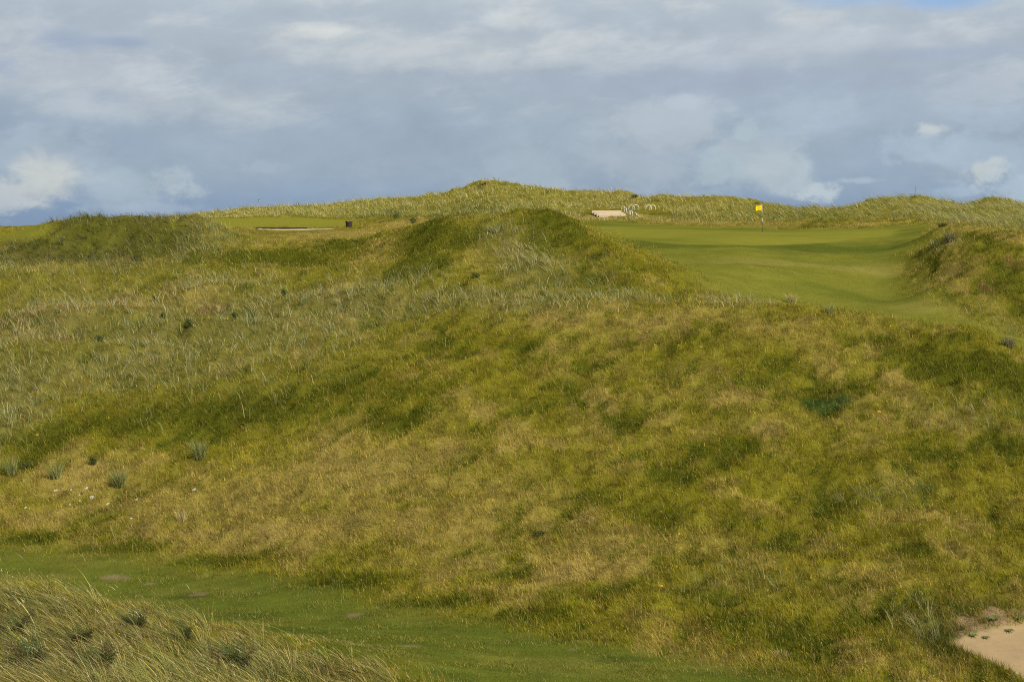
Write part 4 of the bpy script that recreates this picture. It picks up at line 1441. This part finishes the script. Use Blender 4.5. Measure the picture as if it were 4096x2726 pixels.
# ---- gull over the ridge
def gull():
    dx, dz = ray(1035, 802)
    d = 225.0
    bm = bmesh.new()
    cl = bm.loops.layers.float_color.new("Col")
    white, grey, darkc = (0.80, 0.80, 0.78, 1), (0.20, 0.22, 0.25, 1), (0.06, 0.06, 0.07, 1)

    def paint(fs, c):
        for f in fs:
            for l in f.loops:
                l[cl] = c
    prof = [(-0.27, 0.004, 0.0), (-0.20, 0.035, 0.0), (-0.10, 0.065, 0.0), (0.02, 0.080, 0.0), (0.12, 0.062, 0.01), (0.18, 0.045, 0.025), (0.225, 0.042, 0.03), (0.255, 0.024, 0.025), (0.30, 0.004, 0.012)]
    rings = []
    for (yy, r, zz) in prof:
        rings.append([bm.verts.new((r * math.cos(t) * 1.0, yy, zz + r * 0.85 * math.sin(t))) for t in np.linspace(0, 2 * math.pi, 13)[:-1]])
    fs = []
    for r0, r1 in zip(rings, rings[1:]):
        for i in range(12):
            fs.append(bm.faces.new((r0[i], r0[(i + 1) % 12], r1[(i + 1) % 12], r1[i])))
    paint(fs[:-12], white)
    paint(fs[-12:], (0.6, 0.4, 0.05, 1))
    # wings grow out of the shoulder: inner panel rising, outer panel drooping to a dark tip
    for sg in (-1, 1):
        st = [(0.04, 0.10, -0.10, 0.045), (0.20, 0.13, -0.06, 0.10), (0.36, 0.15, -0.03, 0.12), (0.54, 0.08, -0.05, 0.05), (0.66, -0.02, -0.08, -0.02), (0.72, -0.09, -0.10, -0.06)]
        up, lo = [], []
        for (xx, yf, yb, zz) in st:
            up.append((bm.verts.new((sg * xx, yf, zz + 0.008)), bm.verts.new((sg * xx, yb, zz + 0.004))))
            lo.append((bm.verts.new((sg * xx, yf, zz - 0.008)), bm.verts.new((sg * xx, yb, zz - 0.004))))
        for i in range(5):
            c = grey if i < 3 else darkc
            f1 = bm.faces.new((up[i][0], up[i + 1][0], up[i + 1][1], up[i][1]))
            f2 = bm.faces.new((lo[i][0], lo[i][1], lo[i + 1][1], lo[i + 1][0]))
            f3 = bm.faces.new((up[i][0], lo[i][0], lo[i + 1][0], up[i + 1][0]))
            f4 = bm.faces.new((up[i][1], up[i + 1][1], lo[i + 1][1], lo[i][1]))
            paint([f1, f3, f4], c)
            paint([f2], grey if i < 4 else darkc)
    # tail fan
    t = [bm.verts.new(q) for q in ((-0.03, -0.20, 0.006), (0.03, -0.20, 0.006), (0.075, -0.36, 0.0), (0.0, -0.375, 0.0), (-0.075, -0.36, 0.0))]
    t2 = [bm.verts.new((v.co.x, v.co.y, v.co.z - 0.012)) for v in t]
    paint([bm.faces.new(t), bm.faces.new(t2[::-1])] + [bm.faces.new((t[i], t2[i], t2[(i + 1) % 5], t[(i + 1) % 5])) for i in range(5)], white)
    bmesh.ops.recalc_face_normals(bm, faces=bm.faces[:])
    me = bpy.data.meshes.new("gull")
    bm.to_mesh(me)
    bm.free()
    mt, T = new_mat("plumage")
    at = T.n('ShaderNodeAttribute', attribute_name="Col")
    finish(T, at.outputs['Color'], 0.8, 0.1)
    me.materials.append(mt)
    o = bpy.data.objects.new("gull", me)
    COL.objects.link(o)
    o.location = (dx * d, d, EYE + dz * d)
    o.rotation_euler = (R(4), R(-14), R(-62))
    tag(o, "small grey and white gull flying low over the dune ridge", "bird")


gull()


# ---- plants one can point at
def leafy(name, mat, parent, quads):
    me = bpy.data.meshes.new(name)
    v, f = [], []
    for q in quads:
        f.append(tuple(range(len(v), len(v) + len(q))))
        v += [tuple(p) for p in q]
    me.from_pydata(v, [], f)
    me.materials.append(mat)
    o = bpy.data.objects.new(name, me)
    COL.objects.link(o)
    if parent is not None:
        o.parent = parent
    return o


def leaf_mat(name, rgb, trans=0.25, var=0.4):
    mt, T = new_mat(name)
    geo = T.n('ShaderNodeNewGeometry')
    n = T.noise(geo.outputs['Position'], 30.0, 3.0, 0.6)
    f = T.m('ADD', 1.0 - var, T.m('MULTIPLY', n, 2 * var))
    c = T.mix(1.0, rgb, T.xyz(f, f, f), 'MULTIPLY')
    finish(T, c, 0.6, 0.12, trans=trans)
    return mt


M_FERN = leaf_mat("fern_leaf", (0.056, 0.074, 0.020))
M_FERNB = leaf_mat("browned_fern_leaf", (0.085, 0.050, 0.026))
M_DOCK = leaf_mat("dry_dock_seed", (0.12, 0.050, 0.026), 0.1)
M_STEM = leaf_mat("stem", (0.13, 0.15, 0.05), 0.0)
M_STEMB = leaf_mat("brown_stem", (0.09, 0.055, 0.03), 0.0)
M_SHRUB = leaf_mat("shrub_leaf", (0.090, 0.115, 0.026))
M_WEED = leaf_mat("weed_leaf", (0.15, 0.19, 0.055))
M_UMBEL = leaf_mat("white_umbel", (0.62, 0.61, 0.54), 0.2, 0.1)
M_PINK = leaf_mat("purple_petal", (0.30, 0.06, 0.20), 0.2, 0.2)
M_YEL = leaf_mat("yellow_petal", (0.85, 0.55, 0.01), 0.2, 0.1)


def frond(rnd, L, az, lean, curl):
    """one fern frond: a curving midrib with paired tapering leaflets that carry leaflets of their own"""
    h = Vector((math.cos(az), math.sin(az), 0))
    side = Vector((-math.sin(az), math.cos(az), 0))
    qs = []
    pts = []
    for i in range(13):
        t = i / 12
        pts.append(h * L * (lean * t + curl * t * t * t) + Vector((0, 0, L * (t * 0.95 - 0.30 * curl * t * t * t))))
    for a, b in zip(pts, pts[1:]):
        qs.append((a - side * 0.003, a + side * 0.003, b + side * 0.003, b - side * 0.003))
    for i in range(2, 12):
        t = i / 12
        ll = L * 0.36 * math.sin(math.pi * (0.15 + 0.85 * (1 - t)) * 0.62) * (0.85 + 0.3 * rnd.random())
        for sg in (-1, 1):
            tipd = (side * sg * 0.85 + h * 0.45 + Vector((0, 0, 0.10 + 0.25 * rnd.random()))).normalized()
            nrm = tipd.cross(h).normalized()
            ed = (pts[i + 1] - pts[i - 1]).normalized() if i < 12 else h
            p0 = pts[i]
            m = 5
            for j in range(m):
                s0 = j / m
                c = p0 + tipd * ll * (s0 + 0.10)
                w = ll * 0.26 * (1 - s0) + 0.004
                for s2 in (-1, 1):
                    qs.append((c, c + tipd * ll * 0.14, c + tipd * ll * 0.13 + ed * w * s2 + Vector((0, 0, -0.004))))
            qs.append((p0, p0 + tipd * ll * 0.5 + ed * 0.004, p0 + tipd * ll))
    return qs


FERNS = [
    (55, 2560, 0.50, "tall dark fern with browned tips at the lower left corner edge of the marram"),
    (330, 2600, 0.42, "low dark fern in the marram left of the two upright brown-tipped ones"),
    (545, 2520, 0.42, "small upright brown-tipped fern just below the walked path, farther left of two"),
    (735, 2545, 0.36, "small upright brown-tipped fern just below the walked path, farther right of two"),
    (385, 2715, 0.55, "broad dark fern at the bottom edge with seed heads across it"),
    (950, 2690, 0.52, "bushy blue-green fern leaning left, the rightmost in the marram"),
    (130, 2700, 0.48, "spreading green fern near the bottom left corner of the marram"),
]


def ferns():
    for i, (u, v, L, lab) in enumerate(FERNS):
        rnd = random.Random(100 + i)
        p = place(u, v)
        root = tag(empty("fern", p), lab, "fern", "ferns in the near marram")
        n = 11 if L > 0.4 else 7
        for k in range(n):
            brown = k % 4 == 1
            az = 2 * math.pi * (k + 0.5 * rnd.random()) / n
            lean = (0.22 if L < 0.44 else 0.38) * (0.6 + 0.8 * rnd.random())
            q = frond(rnd, L * 1.35 * (0.75 + 0.4 * rnd.random()), az, lean, 0.25 + 0.3 * rnd.random())
            q = [tuple(pt + Vector((-0.10 * pt.z, 0, 0)) for pt in qq) for qq in q]
            fr = leafy("frond", M_FERNB if brown else M_FERN, root, q)


ferns()


def dock():
    for i, (u, v, H, lab) in enumerate([(842, 2680, 0.50, "rusty brown dock seed stalk left of the bushy blue-green fern"), (868, 2712, 0.46, "rusty brown dock stalk with reddish leaf at the bottom edge, beside the taller one")]):
        rnd = random.Random(300 + i)
        p = place(u, v)
        root = tag(empty("dock_plant", p), lab, "plant", "dry dock plants in the near marram")
        pts = [(0.03 * math.sin(t * 2.0), 0.02 * t, H * 1.25 * t) for t in np.linspace(0, 1, 8)]
        MB_().tube(pts, [0.006] * 7 + [0.002], 6).build("stem", M_STEMB, root, True)
        q = []
        for k in range(420):
            t = 0.35 + 0.65 * rnd.random()
            c = Vector((0.03 * math.sin(t * 2.0), 0.02 * t, H * 1.25 * t)) + Vector((rnd.gauss(0, 1), rnd.gauss(0, 1), rnd.gauss(0, 1))) * 0.022 * (1.25 - t)
            a = Vector((rnd.gauss(0, 1), rnd.gauss(0, 1), rnd.gauss(0, 1))).normalized() * 0.009
            b = Vector((rnd.gauss(0, 1), rnd.gauss(0, 1), rnd.gauss(0, 1))).normalized() * 0.009
            q.append((c, c + a, c + a + b, c + b))
        leafy("seed_spike", M_DOCK, root, q)["kind"] = "stuff"


dock()

SHRUBS = [
    (1013, 1275, 0.62, 0.34, "tall narrow dark green bush, largest on the marram slope"),
    (940, 1292, 0.34, 0.34, "small round dark bush just left of the tallest one on the marram slope"),
    (760, 1322, 0.42, 0.50, "spreading dark green bush below the dry tan grass streak"),
    (622, 1203, 0.28, 0.34, "little bright-topped dark bush high up on the marram slope"),
    (655, 1282, 0.26, 0.24, "little dark bush between dry brown grass patches on the marram slope"),
    (1135, 1208, 0.34, 0.34, "dark bush with a brown top at the upper right of the marram slope"),
    (400, 1362, 0.30, 0.50, "low dark straggly plant near the bare brown patch on the left slope"),
    (100, 1850, 0.30, 0.42, "low dark leafy plant left of the middle among tussocks above the white flowers"),
    (375, 1848, 0.34, 0.30, "small dark leafy plant between the two bluish tussocks above the white flowers"),
    (1585, 882, 0.75, 1.15, "low wide green shrub at the foot of the back ridge near the bin"),
    (1655, 888, 0.50, 0.70, "smaller shrub right of the wide green shrub by the back ridge"),
    (545, 1045, 0.50, 0.60, "dark green bush on the lower face of the left mound"),
    (1905, 1110, 0.30, 0.40, "small dark bush on the left foot of the centre mound"),
    (2160, 2140, 0.16, 0.45, "low dark leafy clump with tiny pink flowers on the dry lower slope"),
]


def shrubs():
    for i, (u, v, H, W, lab) in enumerate(SHRUBS):
        rnd = random.Random(500 + i)
        p = place(u, v)
        root = tag(empty("shrub", p), lab, "shrub", "dark shrubs among the rough grass")
        st = MB_()
        lobes = []
        for k in range(7):
            a = rnd.random() * 6.283
            r = W * 0.42 * math.sqrt(rnd.random())
            tip = Vector((math.cos(a) * r, math.sin(a) * r, H * (0.55 + 0.45 * rnd.random()) * (1 - 0.4 * r / W)))
            st.tube([(0, 0, -0.03), tip * 0.5 + Vector((0, 0, 0.02)), tip], [0.010, 0.007, 0.003], 5)
            lobes.append(tip)
        st.build("stems", M_STEMB, root, True)
        q = []
        sc = 0.026 + 0.00035 * p.y
        for k in range(620):
            c = lobes[k % 7] * (0.35 + 0.85 * rnd.random())
            c = c + Vector((rnd.gauss(0, 0.17 * W), rnd.gauss(0, 0.17 * W), rnd.gauss(0, 0.11 * H)))
            if c.z < 0:
                c.z = -c.z
            d = Vector((rnd.gauss(0, 1), rnd.gauss(0, 1), rnd.gauss(0.5, 1))).normalized()
            e = d.orthogonal().normalized()
            e = e * math.cos(k) + d.cross(e) * math.sin(k)
            l = sc * (0.6 + 0.8 * rnd.random())
            q.append((c, c + d * l * 0.5 + e * l * 0.28, c + d * l, c + d * l * 0.5 - e * l * 0.28))
        leafy("foliage", M_SHRUB, root, q)


shrubs()

UMBELS = [
    (224, 1961, 17, "large white umbel flower farthest left of the upper row in the dry meadow"), (285, 1958, 10, "small white umbel between two larger ones in the upper row"), (346, 1952, 19, "wide flat white umbel at the top of the flower group"),
    (319, 1978, 9, "tiny white umbel below the wide flat one"), (320, 2002, 8, "tiny pinkish white umbel left of the tilted one"), (369, 1988, 21, "tilted white umbel, widest in the middle of the group"),
    (432, 2014, 17, "bright round white umbel lowest of the larger ones"), (547, 1997, 14, "white umbel standing alone right of the group"), (778, 1957, 20, "wide white umbel far to the right of all the others"),
    (104, 2029, 12, "white umbel at the far left below the group"), (281, 2017, 8, "tiny pale umbel under the middle of the group"), (526, 2072, 10, "small pale umbel lowest of all, right of the group"),
]


def umbels():
    for i, (u, v, wpx, lab) in enumerate(UMBELS):
        rnd = random.Random(700 + i)
        x, y = hit(u, v + 30)
        k = y / F
        p = Vector((x, y, ground_z(x, y)))
        top = EYE + ray(u, v)[1] * y
        H = max(0.16, min(0.5, top - p.z))
        root = tag(empty("umbel_flower", p), lab, "flower", "white umbel flowers in the dry meadow")
        W = wpx * k * 0.40
        tilt = 0.6 + 0.3 * rnd.random()
        MB_().tube([(0, 0, -0.02), (0.01, 0, H * 0.6), (0, 0, H - 0.03)], [0.004, 0.003, 0.0025], 5).build("stem", M_STEM, root, True)
        q = []
        ty, tx = -0.45, 0.25 * rnd.uniform(-1, 1)
        for n in range(90):
            r, a = W * math.sqrt(rnd.random()), rnd.random() * 6.283
            c = Vector((r * math.cos(a), r * math.sin(a), 0))
            c.z = H + 0.02 * (1 - (r / W) ** 2) + c.y * -ty + c.x * tx
            s = 0.006 + 0.05 * W
            e = Vector((rnd.gauss(0, 0.35), -0.5 + rnd.gauss(0, 0.35), 1)).normalized()
            f = e.orthogonal().normalized()
            g = e.cross(f)
            q.append((c + f * s, c + g * s, c - f * s, c - g * s))
        leafy("flower_head", M_UMBEL, root, q)


umbels()

PURPLE = [(253, 1985, "dark purple thistle head under the white umbel row"), (48, 2036, "purple flower at the far left edge of the dry meadow"), (60, 1994, "purple flower just above the far left one"),
          (1732, 1939, "pink-purple flower on the middle of the dry slope"), (1560, 2090, "purple flower, left of a close pair on the dry slope"), (1594, 2089, "purple flower, right of a close pair on the dry slope"),
          (2254, 1304, "pink flower high on the slope below the centre mound"), (3157, 1593, "pink flower beside the dark teal clover patch"), (3140, 1292, "pink flower among yellow ones near the crest of the hill"), (2410, 1611, "pink flower in the middle of the hillside"),
          (3225, 1458, "purple flower above the dark teal clover patch")]


def small_flowers():
    def one(name, u, v, lab, size, mat, cat, group, H):
        x, y = hit(u, v + 6)
        p = Vector((x, y, ground_z(x, y)))
        root = tag(empty(name, p), lab, cat, group)
        rnd = random.Random(u * 7 + v)
        MB_().tube([(0, 0, -0.02), (0.005, 0, H)], [0.004, 0.003], 5).build("stem", M_STEM, root, True)
        q = []
        for n in range(60):
            d = Vector((rnd.gauss(0, 1), rnd.gauss(0, 1) - 0.3, abs(rnd.gauss(0, 1)))).normalized()
            e = d.orthogonal().normalized()
            c = Vector((0.005, 0, H))
            q.append((c, c + d * size * 0.6 + e * size * 0.25, c + d * size, c + d * size * 0.6 - e * size * 0.25))
        leafy("petals", mat, root, q)
    for (u, v, lab) in PURPLE:
        one("purple_flower", u, v, lab, 0.040, M_PINK, "flower", "purple flowers in the meadow", 0.30)
    one("yellow_flower", 3514, 1700, "bright yellow flower standing alone on the right of the hillside", 0.075, M_YEL, "flower", None, 0.32)
    one("ragwort_flower", 148, 1748, "yellow flower spike in the dark green band at the left edge", 0.06, M_YEL, "flower", None, 0.34)


small_flowers()

# yellow bedstraw scattered too thickly to count
def yellow_specks():
    S = Blades()
    n = 5200
    x, y = scatter(n, 38, 72, power=1.6)
    f = fields(x, y)
    ub = x / y * F + 2048
    w = 0.10 + 0.9 * sstep(ub, 2500, 2900) * sstep(y, 54, 60)
    k = (rng.random(n) < w * 0.32) & (f['p'] < 0.2) & (f['w'] < 0.2) & (f['m'] < 0.5) & (fbm(x, y, 2.0, 3, off=401) > -0.05) & (f['sa'] < .1)
    x, y = x[k], y[k]
    m = len(x)
    z = samp(GZ, x, y) + 0.16 + 0.10 * rng.random(m)
    col = np.tile([[0.72, 0.48, 0.012]], (m, 1)) * np.exp(rng.normal(0, 0.2, m))[:, None]
    for q in range(3):
        S.add(np.stack([x + rng.normal(0, .02, m), y + rng.normal(0, .02, m), z], -1), 0.035 + 0.045 * rng.random(m), np.full(m, 0.030), unit(rng.random(m) * 6.28), 0.3 * rng.random(m), 0.2 * rng.random(m), col, 2, prof=[0.6, 1.0])
    S.build("yellow_bedstraw", "tiny yellow bedstraw flowers sprinkled through the meadow")


yellow_specks()

TUSSOCKS = [
    (45, 1885, 0.85, 90, 'blue', "upright bluish marram tussock at the far left above the white flowers"),
    (222, 1915, 0.75, 90, 'blue', "bluish fan-shaped marram tussock left above the white flowers"),
    (480, 1945, 0.85, 150, 'blue', "wide bluish marram tussock right above the white flowers"),
    (800, 1850, 0.95, 130, 'blue', "tall sparse marram tussock on the dry slope right of the wide bluish one"),
    (730, 2095, 0.50, 60, 'straw', "straw coloured tuft low on the dry slope above the path"),
    (3800, 968, 0.85, 120, 'dark', "dark spiky tussock near the top of the right mound"),
    (4035, 1395, 0.72, 110, 'dark', "dark grey-brown tussock at the right end of the hill crest"),
    (3170, 1212, 0.70, 110, 'straw', "windswept tan tussock on the hill crest below the fairway"),
    (1985, 925, 0.55, 90, 'dark', "grey tussock high on the face of the centre mound"),
    (3318, 1246, 0.55, 60, 'blue', "small bluish tussock on the hill crest right of the tan one"),
    (3130, 2620, 0.35, 60, 'straw', "pale dry tuft at the near foot of the slope beside the path"),
    (2540, 797, 0.55, 110, 'black', "blackish tuft at the right end of the highest dune crest"),
    (1950, 734, 0.7, 180, 'straw', "shaggy green tuft on the very top of the dune peak"),
    (3030, 812, 0.45, 26, 'black', "small dark tuft on the skyline above the flag"),
    (3770, 908, 0.5, 120, 'black', "dark turf clump at the far right corner of the green"),
]


def tussocks():
    pal = {'blue': [(0.23, 0.26, 0.105), MG, (0.36, 0.31, 0.12)], 'straw': [MP, ST, MB], 'dark': [(0.20, 0.155, 0.09), MB, (0.14, 0.16, 0.055)], 'black': [(0.08, 0.07, 0.028), (0.10, 0.11, 0.03), (0.14, 0.11, 0.05)]}
    for i, (u, v, H, n, kind, lab) in enumerate(TUSSOCKS):
        p = place(u, v)
        n = int(n * 1.6)
        B = Blades()
        a = rng.random(n) * 6.283
        r = 0.16 * np.sqrt(rng.random(n)) * (1.6 if p.y > 80 else 1.0)
        rad = unit(a)
        root = np.stack([rad[:, 0] * r, rad[:, 1] * r, np.full(n, -0.03)], -1)
        hd = rad * (0.24 + 0.85 * r / 0.2 * rng.random(n))[:, None] + np.array([-0.22, 0]) + rng.normal(0, 0.16, (n, 2))
        col = pick([np.full(n, .55), np.full(n, .2), np.full(n, .25)], pal[kind])
        B.add(root, H * (0.6 + 0.5 * rng.random(n)), (0.005 + 0.00020 * p.y) * (0.7 + 0.6 * rng.random(n)), hd, 0.15 + 0.3 * rng.random(n), 0.15 + 0.4 * rng.random(n), col, 3, tip=np.clip(col * 1.1, 0, .9))
        o = B.build("grass_tussock", lab)
        del o["kind"]
        o.location = p
        tag(o, lab, "grass tuft", "single tussocks that stand out of the rough")


tussocks()

WEEDS = [(3894, 2540, 0.16, "small green weed at the left upper edge of the bunker sand"), (3945, 2545, 0.13, "flat pale green weed on the edge of the bunker sand"), (4040, 2518, 0.16, "green weed where the sand meets the bank, rightmost on the sand edge"),
         (3975, 2482, 0.26, "large dark green weed on the bare sandy face above the bunker"), (4072, 2482, 0.18, "dark weed at the right edge of the bare sandy face")]


def weeds():
    for i, (u, v, s, lab) in enumerate(WEEDS):
        rnd = random.Random(900 + i)
        p = place(u, v)
        root = tag(empty("weed", p), lab, "weed", "weeds at the bunker edge")
        for k in range(9):
            a = 6.283 * (k + rnd.random() * 0.6) / 9
            h = Vector((math.cos(a), math.sin(a), 0))
            sd_ = Vector((-h.y, h.x, 0))
            q = []
            prev = None
            for j in range(6):
                t = j / 5
                c = h * s * t * (0.8 + 0.3 * rnd.random()) + Vector((0, 0, s * (0.9 * t - 0.7 * t * t) + 0.01))
                w = s * 0.13 * math.sin(math.pi * min(0.98, 0.12 + 0.86 * t)) * (0.8 + 0.4 * rnd.random())
                cur = (c - sd_ * w, c + sd_ * w)
                if prev:
                    q.append((prev[0], prev[1], cur[1], cur[0]))
                prev = cur
            leafy("leaf", M_WEED, root, q)


weeds()


def stalk():
    p = place(3658, 801)
    k = p.y / F
    root = tag(empty("dead_stalk", p), "thin dark dead plant stalk on the skyline of the right dunes", "plant")
    H = 50 * k
    MB_().tube([(0, 0, -0.1), (0.05, 0, H * 0.5), (0.12, 0, H)], [0.018, 0.014, 0.006], 6).build("stem", M_STEMB, root, True)
    b = MB_()
    for i in range(7):
        t = 0.45 + 0.08 * i
        x = 0.05 + 0.14 * (t - 0.5)
        b.tube([(x, 0, H * t), (x + 0.03 * (-1) ** i, 0.01, H * t + 0.06)], [0.008, 0.004], 5)
    b.build("side_shoots", M_STEMB, root, True)


stalk()
